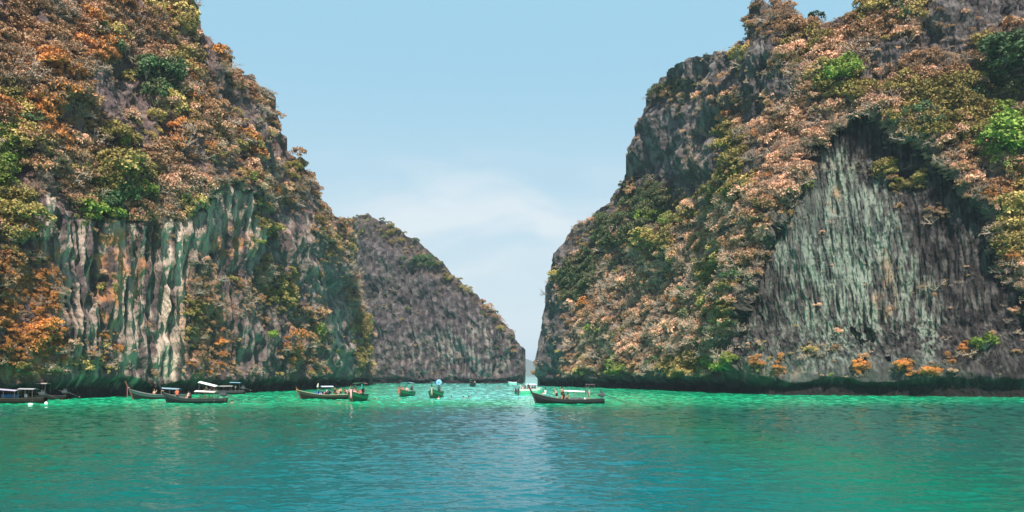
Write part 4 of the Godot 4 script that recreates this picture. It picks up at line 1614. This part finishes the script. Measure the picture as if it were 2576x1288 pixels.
func right_plant(kind: int, bare: bool, px: float, py: float, tone: float, big: float) -> Array:
	return plant_name(kind, bare, px, py, tone, big, [[1925, 60, "the pointed left peak"], [2080, 50, "the saddle's lone tree"], [2230, 130, "the slab under the right peak"], [2400, 60, "the dark upper right rock"], [2108, 204, "the bright tree in the dip"], [2518, 185, "the tall dark green tree"], [2525, 385, "the large bright green tree"], [2562, 545, "the golden edge tree"], [2150, 290, "the arched face's top"], [2350, 420, "the arched face's right rim"], [1960, 560, "the arched face's left rim"], [2230, 442, "the bush pair on the face"], [2200, 930, "the face's orange foot bushes"], [1830, 920, "the wide waterline bush"], [1560, 940, "the small waterline bush"], [1654, 614, "the big round olive tree"], [1735, 370, "the right cliff's grey wall"], [1780, 170, "the right cliff's rounded top"], [1480, 776, "the round orange bush"], [1402, 697, "the yellow bush above the gap"], [1640, 760, "the brush slope's middle"], [1842, 372, "the olive bush by the wall"], [1545, 470, "the bare left ridge"], [1824, 812, "the yellow-olive rim bush"], [2400, 290, "the olive thicket at right"], [2010, 150, "the slope between the peaks"], [2300, 230, "the scrub under the slab"], [1880, 640, "the slope beside the left rim"]], "right cliff")


func survey_left() -> void:
	new_survey()
	# bare stone
	blob(ROCK, 262, 245, 46, 100, -18)
	blob(ROCK, 345, 255, 36, 60, -15, .6)
	blob(ROCK, 520, 140, 26, 130, -20)
	blob(ROCK, 560, 265, 26, 36)
	blob(ROCK, 100, 55, 45, 28, 0, .6)
	blob(ROCK, 340, 40, 40, 22, 0, .5)
	blob(ROCK, 480, 390, 34, 50, 0, .7)
	blob(ROCK, 690, 430, 38, 60, -20, .7)
	blob(ROCK, 720, 600, 70, 80)
	blob(ROCK, 790, 690, 74, 90)
	blob(ROCK, 690, 850, 42, 120)
	blob(ROCK, 850, 860, 46, 110)
	blob(ROCK, 620, 280, 24, 60, -10, .6)
	blob(ROCK, 400, 330, 60, 40, 0, .55)
	blob(ROCK, 560, 420, 70, 40, 0, .45)
	blob(ROCK, 610, 500, 60, 40, 0, .6)
	blob(ROCK, 180, 300, 50, 40, 0, .4)
	blob(ROCK, 660, 330, 26, 70, -10, .55)
	blob(ROCK, 770, 520, 30, 50, -25, .6)
	area(FACE, PackedVector2Array([Vector2(88, 480), Vector2(165, 505), Vector2(200, 545), Vector2(390, 560), Vector2(470, 545), Vector2(530, 500), Vector2(560, 460), Vector2(650, 500), Vector2(665, 600), Vector2(645, 700), Vector2(660, 985), Vector2(640, 1010), Vector2(-400, 1030), Vector2(-400, 640), Vector2(80, 600)]))
	area(PALE, PackedVector2Array([Vector2(95, 490), Vector2(165, 510), Vector2(200, 550), Vector2(390, 565), Vector2(470, 550), Vector2(530, 505), Vector2(560, 470), Vector2(640, 500), Vector2(655, 600), Vector2(600, 680), Vector2(480, 660), Vector2(470, 980), Vector2(160, 980), Vector2(110, 660)]), .62)
	blob(PALE, 405, 690, 62, 170, 9)
	blob(PALE, 430, 890, 32, 110, 4)
	blob(PALE, 285, 640, 60, 110, 12, .95)
	blob(PALE, 125, 540, 30, 80, 8, .9)
	blob(PALE, 590, 590, 46, 66, 5, .85)
	blob(PALE, 300, 955, 130, 28, 0, .8)
	blob(PALE, 190, 740, 65, 120, 0, .6)
	blob(PALE, 850, 850, 44, 100, 0, .6)
	blob(PALE, 790, 700, 50, 60, 0, .45)
	blob(PALE, 730, 600, 60, 60, 0, .35)
	blob(TAN, 120, 645, 34, 44)
	blob(TAN, 290, 640, 46, 70, 8)
	blob(TAN, 275, 760, 28, 90, 8)
	blob(TAN, 590, 610, 40, 40)
	blob(TAN, 365, 660, 16, 110, 12)
	blob(TAN, 30, 800, 140, 180, 0, .7)
	blob(TAN, 520, 800, 70, 160, 0, .5)
	blob(TEAL, 860, 935, 80, 36)
	blob(TEAL, 740, 950, 80, 26, 0, .8)
	blob(TEAL, 800, 690, 60, 80, 0, .6)
	blob(TEAL, 175, 925, 20, 30, 0, .8)
	# plants
	blob(ORANGE, 60, 790, 95, 160, 0, .85)
	blob(ORANGE, 110, 860, 50, 60, 35)
	blob(ORANGE, 15, 700, 60, 60, 0, .8)
	blob(BROWN, 40, 930, 110, 60, 0, .6)
	blob(BROWN, 230, 900, 80, 50, 0, .4)
	blob(ORANGE, 265, 850, 26, 18, 0, .6)
	blob(ORANGE, 225, 925, 20, 14, 0, .6)
	blob(OLIVE, 255, 735, 22, 36, 0, .6)
	blob(BROWN, 512, 790, 46, 120, 0, .9)
	blob(ORANGE, 555, 870, 34, 46, 0, .8)
	blob(ORANGE, 520, 940, 66, 40, 0, .7)
	blob(BROWN, 612, 740, 28, 56, 0, .7)
	blob(ORANGE, 615, 745, 16, 16, 0, .9)
	blob(PINK, 600, 950, 60, 36, 0, .5)
	blob(OLIVE, 480, 780, 24, 18, 0, .8)
	blob(OLIVE, 290, 450, 72, 55)
	blob(DARKGREEN, 300, 510, 90, 26, 0, .9)
	blob(GREEN, 240, 545, 46, 26, 0, .8)
	blob(GREEN, 345, 500, 28, 12)
	blob(YELLOW, 340, 430, 30, 26, 0, .8)
	blob(OLIVE, 285, 352, 66, 22)
	blob(GREEN, 295, 362, 16, 14, 0, .9)
	blob(GREEN, 5, 400, 34, 60, 0, .9)
	blob(GREEN, 15, 500, 26, 26)
	blob(OLIVE, 25, 560, 40, 80)
	blob(OLIVE, 15, 245, 34, 28)
	blob(OLIVE, 135, 290, 24, 18, 0, .8)
	blob(DARKGREEN, 400, 205, 55, 34)
	blob(OLIVE, 440, 130, 70, 60, 0, .55)
	blob(DARKGREEN, 400, 240, 40, 26, 0, .8)
	blob(YELLOW, 378, 32, 16, 14)
	blob(YELLOW, 322, 195, 12, 10)
	blob(OLIVE, 645, 520, 20, 36, 0, .8)
	blob(OLIVE, 675, 580, 36, 20)
	blob(GREEN, 650, 600, 18, 20, 0, .7)
	blob(OLIVE, 730, 425, 34, 22)
	blob(OLIVE, 840, 600, 46, 66, -18)
	blob(PINK, 870, 640, 26, 70, -12, .7)
	blob(BROWN, 830, 560, 60, 40, 25, .9)
	blob(OLIVE, 905, 860, 24, 70)
	blob(BROWN, 890, 760, 26, 60, 0, .8)
	blob(BROWN, 700, 700, 60, 40, 0, .9)
	blob(OLIVE, 700, 755, 46, 40)
	blob(PINK, 765, 810, 60, 60, 0, .5)
	blob(ORANGE, 735, 880, 40, 44, 0, .75)
	blob(ORANGE, 800, 785, 12, 12)
	blob(GREEN, 678, 850, 12, 10)
	blob(GREEN, 810, 850, 26, 24, 0, .6)
	blob(ORANGE, 120, 180, 70, 50, 0, .75)
	blob(ORANGE, 245, 140, 44, 26, 0, .9)
	blob(ORANGE, 60, 110, 60, 60, 0, .5)
	blob(ORANGE, 200, 55, 70, 30, 0, .5)
	blob(ORANGE, 100, 300, 80, 60, 0, .6)
	blob(ORANGE, 435, 325, 22, 20, 0, .95)
	blob(ORANGE, 440, 380, 34, 36, 0, .75)
	blob(ORANGE, 320, 22, 20, 14, 0, .8)
	blob(PINK, 60, 190, 46, 34, 0, .6)
	blob(PINK, 440, 480, 66, 44, 0, .75)
	blob(PINK, 300, 300, 50, 26, 0, .6)
	blob(PINK, 180, 400, 70, 44, 0, .5)
	blob(PINK, 560, 330, 70, 60, 0, .5)
	blob(PINK, 630, 350, 60, 60, 0, .4)


func survey_middle() -> void:
	new_survey()
	area(ROCK, PackedVector2Array([Vector2(880, 990), Vector2(880, 640), Vector2(990, 640), Vector2(1080, 700), Vector2(1150, 720), Vector2(1230, 790), Vector2(1290, 860), Vector2(1340, 900), Vector2(1340, 990)]), .96)
	blob(ROCK, 920, 650, 70, 70, 0, .8)
	blob(ROCK, 1000, 640, 50, 40, 0, .6)
	blob(ROCK, 1200, 960, 200, 24)
	blob(PALE, 1200, 880, 120, 70, 0, .30)
	blob(PALE, 1120, 900, 120, 60, 0, .2)
	blob(GREEN, 900, 555, 70, 16, 0, .6)
	blob(DARKGREEN, 930, 565, 80, 20, 0, .8)
	blob(OLIVE, 1000, 590, 60, 26, 30, .6)
	blob(OLIVE, 1120, 680, 70, 20, 40, .6)
	blob(BROWN, 1240, 790, 60, 16, 45, .7)
	blob(DARKGREEN, 1060, 660, 90, 30, 30, .4)
	blob(BROWN, 950, 760, 60, 40, 0, .45)
	blob(OLIVE, 1090, 940, 40, 12, 0, .4)


func survey_right() -> void:
	new_survey()
	area(FACE, PackedVector2Array([Vector2(1842, 1010), Vector2(1850, 900), Vector2(1872, 800), Vector2(1898, 710), Vector2(1918, 640), Vector2(1962, 560), Vector2(2000, 490), Vector2(2032, 400), Vector2(2072, 345), Vector2(2150, 298), Vector2(2210, 310), Vector2(2262, 345), Vector2(2330, 380), Vector2(2400, 440), Vector2(2462, 520), Vector2(2510, 610), Vector2(2545, 680), Vector2(2592, 760), Vector2(2700, 850), Vector2(2976, 900), Vector2(2976, 1030)]))
	blob(PALE, 2110, 720, 140, 190, 0, .9)
	blob(PALE, 2105, 470, 46, 110, 0, .9)
	blob(PALE, 2200, 560, 60, 130, -6, .85)
	blob(PALE, 2335, 800, 36, 110, 0, .9)
	blob(PALE, 2270, 720, 46, 130, 0, .7)
	blob(PALE, 1985, 640, 46, 80, 10, .6)
	blob(PALE, 1930, 860, 60, 80, 0, .35)
	blob(PALE, 2060, 910, 60, 50, 0, .5)
	blob(TEAL, 2110, 600, 160, 130, 0, .65)
	blob(TEAL, 2040, 540, 80, 120, 0, .6)
	blob(TEAL, 1960, 930, 120, 50, 0, .7)
	blob(TEAL, 2200, 930, 200, 40, 0, .5)
	blob(TEAL, 2120, 840, 110, 70, 0, .3)
	blob(TAN, 2105, 500, 14, 36, 0, .7)
	blob(TAN, 2220, 720, 30, 80, 0, .5)
	blob(TAN, 1930, 930, 90, 30, 0, .35)
	blob(ROCK, 1392, 800, 44, 190, 3)
	blob(ROCK, 1600, 972, 300, 24)
	blob(ROCK, 1735, 370, 105, 112)
	blob(ROCK, 1635, 360, 56, 120, 15)
	blob(ROCK, 1700, 180, 70, 40, -25, .8)
	blob(ROCK, 1420, 640, 26, 60, 20, .7)
	blob(ROCK, 1720, 470, 50, 40, 0, .7)
	blob(ROCK, 1790, 195, 95, 60, 0, .95)
	blob(ROCK, 1545, 470, 44, 90, 25, .85)
	blob(ROCK, 1480, 600, 30, 60, 25, .6)
	blob(ROCK, 1915, 150, 34, 140, 8)
	blob(ROCK, 1960, 210, 46, 46)
	blob(ROCK, 2235, 135, 66, 40)
	blob(ROCK, 2210, 195, 60, 30, 0, .6)
	blob(ROCK, 2400, 60, 90, 90, 0, .92)
	blob(ROCK, 2520, 30, 80, 44)
	blob(ROCK, 2330, 10, 80, 24, 0, .7)
	blob(ROCK, 1885, 300, 30, 30, 0, .8)
	blob(ROCK, 2100, 48, 26, 16, 0, .7)
	blob(TAN, 1755, 375, 36, 60, 0, .4)
	blob(PALE, 1750, 380, 60, 60, 0, .35)
	# plants
	blob(DARKGREEN, 1625, 500, 80, 60)
	blob(GREEN, 1660, 540, 50, 50, 0, .75)
	blob(DARKGREEN, 1560, 585, 90, 40)
	blob(DARKGREEN, 1460, 690, 52, 90, 15, .85)  # olive plants in shade here, the shade put into a darker tone
	blob(DARKGREEN, 1700, 222, 80, 20, -8, .8)
	blob(DARKGREEN, 1645, 248, 30, 16, 0, .8)
	blob(DARKGREEN, 1800, 145, 60, 8, 0, .5)
	blob(OLIVE, 1652, 615, 46, 36)
	blob(OLIVE, 1490, 600, 44, 22, -20)
	blob(OLIVE, 1840, 370, 36, 70)
	blob(OLIVE, 1855, 470, 44, 50, 0, .7)
	blob(GREEN, 1870, 455, 12, 10)
	blob(OLIVE, 1760, 520, 60, 60, 0, .5)
	blob(YELLOW, 1400, 695, 18, 22)
	blob(OLIVE, 1420, 730, 26, 36, 0, .7)
	blob(OLIVE, 1790, 690, 34, 40, 0, .8)
	blob(YELLOW, 1800, 760, 24, 30, 0, .6)
	blob(OLIVE, 1822, 800, 24, 50, 0, .9)
	blob(GREEN, 1560, 938, 16, 22)
	blob(GREEN, 1820, 925, 32, 22)
	blob(OLIVE, 1740, 920, 56, 26, 0, .8)
	blob(OLIVE, 1690, 935, 40, 30, 0, .6)
	blob(DARKGREEN, 1620, 930, 110, 16, 0, .4)
	blob(DARKGREEN, 1480, 938, 70, 16, 0, .5)
	blob(PINK, 1660, 720, 190, 70, 0, .95)
	blob(PINK, 1630, 840, 200, 75, 0, .95)
	blob(BROWN, 1560, 760, 120, 90, 0, .7)
	blob(ORANGE, 1690, 740, 40, 90, 0, .45)
	blob(ORANGE, 1480, 775, 26, 18)
	blob(PINK, 1975, 470, 34, 130, 18, .85)
	blob(PINK, 1880, 560, 70, 80, 0, .7)
	blob(ORANGE, 1925, 590, 18, 60, 12, .9)
	blob(ORANGE, 1960, 500, 16, 50, 20, .5)
	blob(PINK, 2060, 320, 60, 40, -30, .8)
	blob(PINK, 2160, 262, 110, 26, 0, .95)
	blob(PINK, 2270, 320, 56, 30, 35, .9)
	blob(PINK, 2370, 400, 70, 26, 42)
	blob(PINK, 2450, 470, 40, 30, 40, .9)
	blob(ORANGE, 2490, 490, 40, 30, 0, .8)
	blob(OLIVE, 2000, 130, 60, 60, 0, .6)
	blob(PINK, 2010, 140, 60, 30, 0, .5)
	blob(GREEN, 2110, 205, 46, 22, 0, .9)
	blob(OLIVE, 2120, 230, 76, 36)
	blob(OLIVE, 2050, 120, 34, 26, 0, .8)
	blob(ORANGE, 2190, 80, 90, 34, 0, .35)
	blob(PINK, 2250, 30, 40, 20, 0, .9)
	blob(BROWN, 2180, 70, 110, 40, 0, .8)
	blob(BROWN, 1960, 60, 60, 50, 0, .8)
	blob(OLIVE, 2130, 30, 40, 16, 30, .7)
	blob(OLIVE, 2400, 290, 150, 80, 0, .9)
	blob(DARKGREEN, 2330, 300, 60, 40, 0, .8)
	blob(OLIVE, 2280, 240, 60, 40, 0, .7)
	blob(BROWN, 2330, 190, 100, 40, 0, .7)
	blob(PINK, 2360, 180, 40, 30, 0, .7)
	blob(DARKGREEN, 2520, 185, 60, 80)
	blob(OLIVE, 2480, 130, 60, 30, 0, .6)
	blob(GREEN, 2530, 290, 60, 30, 0, .6)
	blob(GREEN, 2530, 385, 90, 60)
	blob(OLIVE, 2430, 350, 40, 24, 0, .7)
	blob(YELLOW, 2565, 560, 50, 100)
	blob(OLIVE, 2570, 600, 40, 70, 0, .7)
	blob(ORANGE, 2540, 680, 24, 40, 0, .6)
	blob(YELLOW, 2560, 480, 40, 24, 0, .9)
	blob(OLIVE, 2228, 440, 24, 20)
	blob(OLIVE, 2265, 470, 24, 12)
	blob(OLIVE, 2310, 462, 18, 12, 0, .9)
	blob(GREEN, 2028, 474, 9, 9, 0, .9)
	blob(PINK, 2360, 540, 40, 24, 0, .5)
	blob(ORANGE, 2165, 928, 22, 20)
	blob(ORANGE, 2285, 932, 34, 16)
	blob(ORANGE, 2340, 940, 30, 16, -15)
	blob(ORANGE, 1962, 930, 12, 26)
	blob(ORANGE, 1905, 918, 20, 10)
	blob(ORANGE, 2430, 882, 16, 12)
	blob(ORANGE, 2385, 912, 9, 12)
	blob(GREEN, 2470, 878, 14, 7, 0, .8)
	blob(PINK, 1900, 880, 20, 26, 0, .4)
	blob(BROWN, 2060, 880, 60, 20, 0, .4)
	blob(GREEN, 2090, 955, 60, 10, 0, .5)
	blob(GREEN, 2300, 962, 60, 10, 0, .45)


func _ready() -> void:
	# camera
	var cam := Camera3D.new()
	cam.name = "camera"
	cam.position = Vector3(0, EYE, 0)
	cam.keep_aspect = Camera3D.KEEP_HEIGHT
	cam.set_frustum(1288.0 / FOC * .5, Vector2(0, (HOR - 644.0) / FOC * .5), .5, 20000.0)
	add_child(cam)
	cam.current = true
	# sky
	var env := Environment.new()
	env.background_mode = Environment.BG_SKY
	env.sky = heaven()
	env.background_energy_multiplier = .70
	env.tonemap_mode = Environment.TONE_MAPPER_LINEAR
	env.tonemap_exposure = 1.44
	env.sdfgi_enabled = true
	env.ssao_enabled = true
	env.ssil_enabled = true
	env.fog_enabled = true
	env.fog_density = .00016
	env.fog_light_color = Color(.80, .88, .95)
	var we := WorldEnvironment.new()
	we.name = "sky"
	we.environment = env
	add_child(we)
	# sun: high, behind the right shoulder
	var sun := DirectionalLight3D.new()
	sun.name = "sun"
	sun.light_energy = 1.6
	sun.light_color = Color(1.0, .965, .91)
	sun.light_angular_distance = .5
	sun.shadow_enabled = true
	sun.sky_mode = DirectionalLight3D.SKY_MODE_LIGHT_ONLY
	add_child(sun)
	sun.look_at_from_position(Vector3(.05, .77, .66) * 100.0, Vector3.ZERO)

	noise(n_warp, 1, .03, 2)
	noise(n_big, 2, .032, 3)
	noise(n_mid, 3, .085, 3)
	noise(n_fine, 4, .30, 3)
	noise(n_rib, 6, .30, 2)
	noise(n_stain, 7, .55, 3)
	noise(n_speck, 8, .28, 4)
	noise(n_wave, 10, 1.0, 3)
	make_materials()
	make_plants()

	# the setting
	sea()
	survey_left()
	var left := massif("cliff", "tall left limestone cliff with a fluted lower wall and dry brush above",
		PackedVector2Array([Vector2(-400, 1024), Vector2(0, 1008.5), Vector2(153, 1003.5), Vector2(323, 998), Vector2(480, 993.5), Vector2(615, 988.4), Vector2(769, 981.6), Vector2(860, 974), Vector2(930, 967.5), Vector2(940, 967.5)]),
		PackedVector2Array([Vector2(-400, -330), Vector2(330, -240), Vector2(440, -90), Vector2(490, 0), Vector2(520, 60), Vector2(560, 115), Vector2(600, 168), Vector2(645, 205), Vector2(690, 250), Vector2(706, 290), Vector2(716, 335), Vector2(742, 400), Vector2(768, 450), Vector2(792, 485), Vector2(822, 528), Vector2(852, 562), Vector2(872, 600), Vector2(884, 640), Vector2(894, 680), Vector2(906, 730), Vector2(926, 795), Vector2(931, 850), Vector2(934, 964)]),
		-380, 935, 520, 420, .40, 1.0, 70.0, .72, 1.35, 0.0, 1.0)
	clothe(left, 30000, [.9, .36, .07, .008, .0, .012, .004], .95, "left cliff", 110, 31, left_plant)
	var L := func(called: String, label: String, kind: int, px: float, py: float, r: float, n: int, tone := 3, cat := "bush"): landmark(left, called, label, cat, kind, px, py, r, n, tone)
	L.call("green_tree", "broad olive-green tree overhanging the top of the left fluted wall", OLIVE, 290, 445, 5.2, 6, 3, "tree")
	L.call("green_bush", "lime-green hanging bush under the broad tree on the left ledge", GREEN, 345, 500, 2.4, 2, 4)
	L.call("green_bush", "shaded green bush hanging over the left end of the fluted wall's top", GREEN, 238, 545, 2.6, 3, 2)
	L.call("green_bush", "flat olive bush with a lime tip above the broad tree", OLIVE, 285, 352, 3.0, 4, 3)
	L.call("orange_bush", "small vivid orange bush in the middle of the left cliff", ORANGE, 436, 326, 1.7, 1, 4)
	L.call("green_tree", "yellow-green tree cut by the left edge halfway up", OLIVE, 8, 395, 3.6, 4, 4, "tree")
	L.call("green_tree", "olive tree at the left edge just above the orange wall", OLIVE, 24, 555, 4.0, 5, 4, "tree")
	L.call("yellow_bush", "small yellow bush near the top of the left cliff", YELLOW, 378, 32, 1.5, 1, 3)
	L.call("yellow_bush", "small yellow bush beside the grey slab of the left cliff", YELLOW, 322, 195, 1.3, 1, 3)
	L.call("green_tree", "large dark green tree right of the grey slab on the left cliff", DARKGREEN, 408, 208, 4.6, 5, 3, "tree")
	L.call("green_bush", "olive bush sticking out right of the left flutes", OLIVE, 675, 578, 2.8, 3, 4)
	L.call("green_bush", "single lime bush low on the left cliff above the boats' right", GREEN, 678, 850, 1.6, 1, 4)
	L.call("green_bush", "olive bush on the left cliff's skyline shoulder", OLIVE, 728, 424, 3.2, 3, 3)
	L.call("green_bush", "yellowish bush at mid-height of the left cliff's narrow right part", OLIVE, 700, 755, 3.4, 4, 4)
	L.call("orange_bush", "large orange dry fern patch low at the left edge", ORANGE, 95, 850, 3.6, 5, 4)
	L.call("orange_bush", "orange patch on the brown wall behind the moored boats", ORANGE, 560, 870, 2.4, 3, 4)
	survey_middle()
	var middle := massif("headland", "distant grey limestone headland closing the gap between the cliffs",
		PackedVector2Array([Vector2(800, 964), Vector2(1000, 964.6), Vector2(1200, 965), Vector2(1320, 964.4)]),
		PackedVector2Array([Vector2(800, 560), Vector2(870, 548), Vector2(930, 543), Vector2(990, 572), Vector2(1040, 602), Vector2(1090, 642), Vector2(1140, 690), Vector2(1200, 740), Vector2(1250, 782), Vector2(1276, 820), Vector2(1287, 850), Vector2(1312, 880), Vector2(1319, 900), Vector2(1320, 962)]),
		800, 1320, 220, 190, .38, 1.25, 120.0, .8, 1.0, 0.0, .62)
	clothe(middle, 3000, [.45, .05, .0, .2, .0, .6, .0], 1.25, "distant headland", 25, 32, middle_plant)
	survey_right()
	var right := massif("cliff", "right limestone massif with a bare arched face, brush slopes and a peak",
		PackedVector2Array([Vector2(1354, 970), Vector2(1369, 971.5), Vector2(1500, 975.5), Vector2(1629, 979.5), Vector2(1763, 986), Vector2(1873, 992), Vector2(1960, 993.8), Vector2(2173, 995.6), Vector2(2568, 1000), Vector2(2980, 1005)]),
		PackedVector2Array([Vector2(1354, 960), Vector2(1357, 880), Vector2(1363, 820), Vector2(1377, 700), Vector2(1406, 640), Vector2(1450, 570), Vector2(1513, 520), Vector2(1556, 460), Vector2(1602, 380), Vector2(1624, 290), Vector2(1640, 240), Vector2(1692, 176), Vector2(1740, 145), Vector2(1800, 133), Vector2(1862, 130), Vector2(1880, 90), Vector2(1886, 30), Vector2(1902, 0), Vector2(1955, -6), Vector2(1992, 10), Vector2(2040, 40), Vector2(2080, 54), Vector2(2110, 44), Vector2(2165, 14), Vector2(2190, -20), Vector2(2260, -60), Vector2(2400, -110), Vector2(2600, -180), Vector2(2980, -260)]),
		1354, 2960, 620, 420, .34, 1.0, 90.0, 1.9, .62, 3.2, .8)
	clothe(right, 40000, [.50, .75, .035, .028, .002, .012, .012], .95, "right cliff", 170, 33, right_plant)
	var R := func(called: String, label: String, kind: int, px: float, py: float, r: float, n: int, tone := 3, cat := "bush"): landmark(right, called, label, cat, kind, px, py, r, n, tone)
	R.call("green_bush", "larger yellow-green bush high on the bare arched face, the upper of two", OLIVE, 2230, 442, 2.7, 4, 4)
	R.call("green_bush", "yellow-green bush on the arched face, lower right of the larger one", OLIVE, 2268, 470, 1.9, 2, 4)
	R.call("green_bush", "dull olive bush on the arched face, right of the yellow-green pair", OLIVE, 2310, 462, 2.0, 2, 3)
	R.call("green_bush", "tiny round green tuft at the left rim of the arched face", GREEN, 2028, 474, 1.0, 1, 3)
	R.call("orange_bush", "round orange bush at the foot of the pale streaks", ORANGE, 2165, 928, 1.9, 2, 4)
	R.call("orange_bush", "long orange bush in the middle of the arched face's foot", ORANGE, 2280, 932, 2.1, 3, 4)
	R.call("orange_bush", "orange bush right of the long one at the face's foot", ORANGE, 2340, 942, 1.9, 3, 4)
	R.call("orange_bush", "narrow orange bush at the left foot of the arched face", ORANGE, 1962, 932, 1.4, 2, 3)
	R.call("orange_bush", "flat orange bush nearest the brush slope at the face's foot", ORANGE, 1908, 918, 1.4, 2, 3)
	R.call("orange_bush", "rightmost orange bush, a step above the others on the face", ORANGE, 2430, 882, 1.2, 2, 4)
	R.call("green_bush", "fresh green bush at the waterline left of centre of the brush slope", GREEN, 1560, 938, 2.0, 2, 4)
	R.call("green_bush", "wide fresh green bush at the waterline beside the arched face", GREEN, 1820, 926, 2.7, 3, 3)
	R.call("orange_bush", "round orange bush on the left part of the brush slope", ORANGE, 1480, 776, 3.2, 1, 3)
	R.call("yellow_bush", "yellow bush on the right cliff's left edge above the gap", YELLOW, 1402, 697, 3.0, 2, 3)
	R.call("green_tree", "big round olive tree in the gully above the brush slope", OLIVE, 1654, 614, 5.0, 5, 4, "tree")
	R.call("green_bush", "yellow-olive bush at the brush slope's right rim", OLIVE, 1824, 812, 2.8, 2, 4)
	R.call("green_tree", "bright green tree in the dip above the arched face", GREEN, 2108, 204, 4.6, 5, 3, "tree")
	R.call("green_tree", "large bright green tree at the right edge, halfway up", GREEN, 2525, 385, 6.4, 6, 4, "tree")
	R.call("green_tree", "tall dark green tree near the upper right corner", DARKGREEN, 2518, 185, 7.0, 6, 3, "tree")
	R.call("yellow_tree", "golden yellow tree cut by the right edge", YELLOW, 2562, 545, 5.2, 6, 3, "tree")
	R.call("green_bush", "olive bush in the notch right of the grey left wall", OLIVE, 1842, 372, 3.6, 4, 4)
	R.call("lone_tree", "small dark flat-topped tree alone on the saddle between the peaks", DARKGREEN, 2063, 46, 1.9, 1, 2, "tree")
	bare_spot = spot(right, 1384, 748)
	# the far shore in the gap
	var hill := SurfaceTool.new()
	hill.begin(Mesh.PRIMITIVE_TRIANGLES)
	var hn := 90
	var hm := 14
	for i in hn:
		for j in hm:
			var q := []
			for e in [[0, 0], [0, 1], [1, 0], [1, 1]]:
				var u := float(i + e[0]) / hn
				var v := float(j + e[1]) / hm
				var x := lerpf(-900, 1500, u)
				var top := 92.0 * sin(PI * u) * (1.0 + .4 * n_big.get_noise_2d(x * .3, 3.0)) + 4.0
				var y := top * sin(PI * v)
				q.append(Vector3(x + n_mid.get_noise_2d(x, v * 40.0) * 6.0, y - 1.0 + n_mid.get_noise_2d(x * .5, v * 60.0) * 4.0 * sin(PI * v), -4200.0 - 500.0 * v))
			for k in [0, 1, 2, 2, 1, 3]:
				hill.set_color(Color(.085, .10, .06))
				hill.add_vertex(q[k])
	tag(piece("far_hills", hill.commit(), mat.stone, self), "hazy blue far shore in the gap", "", "", "structure")
	fleet()
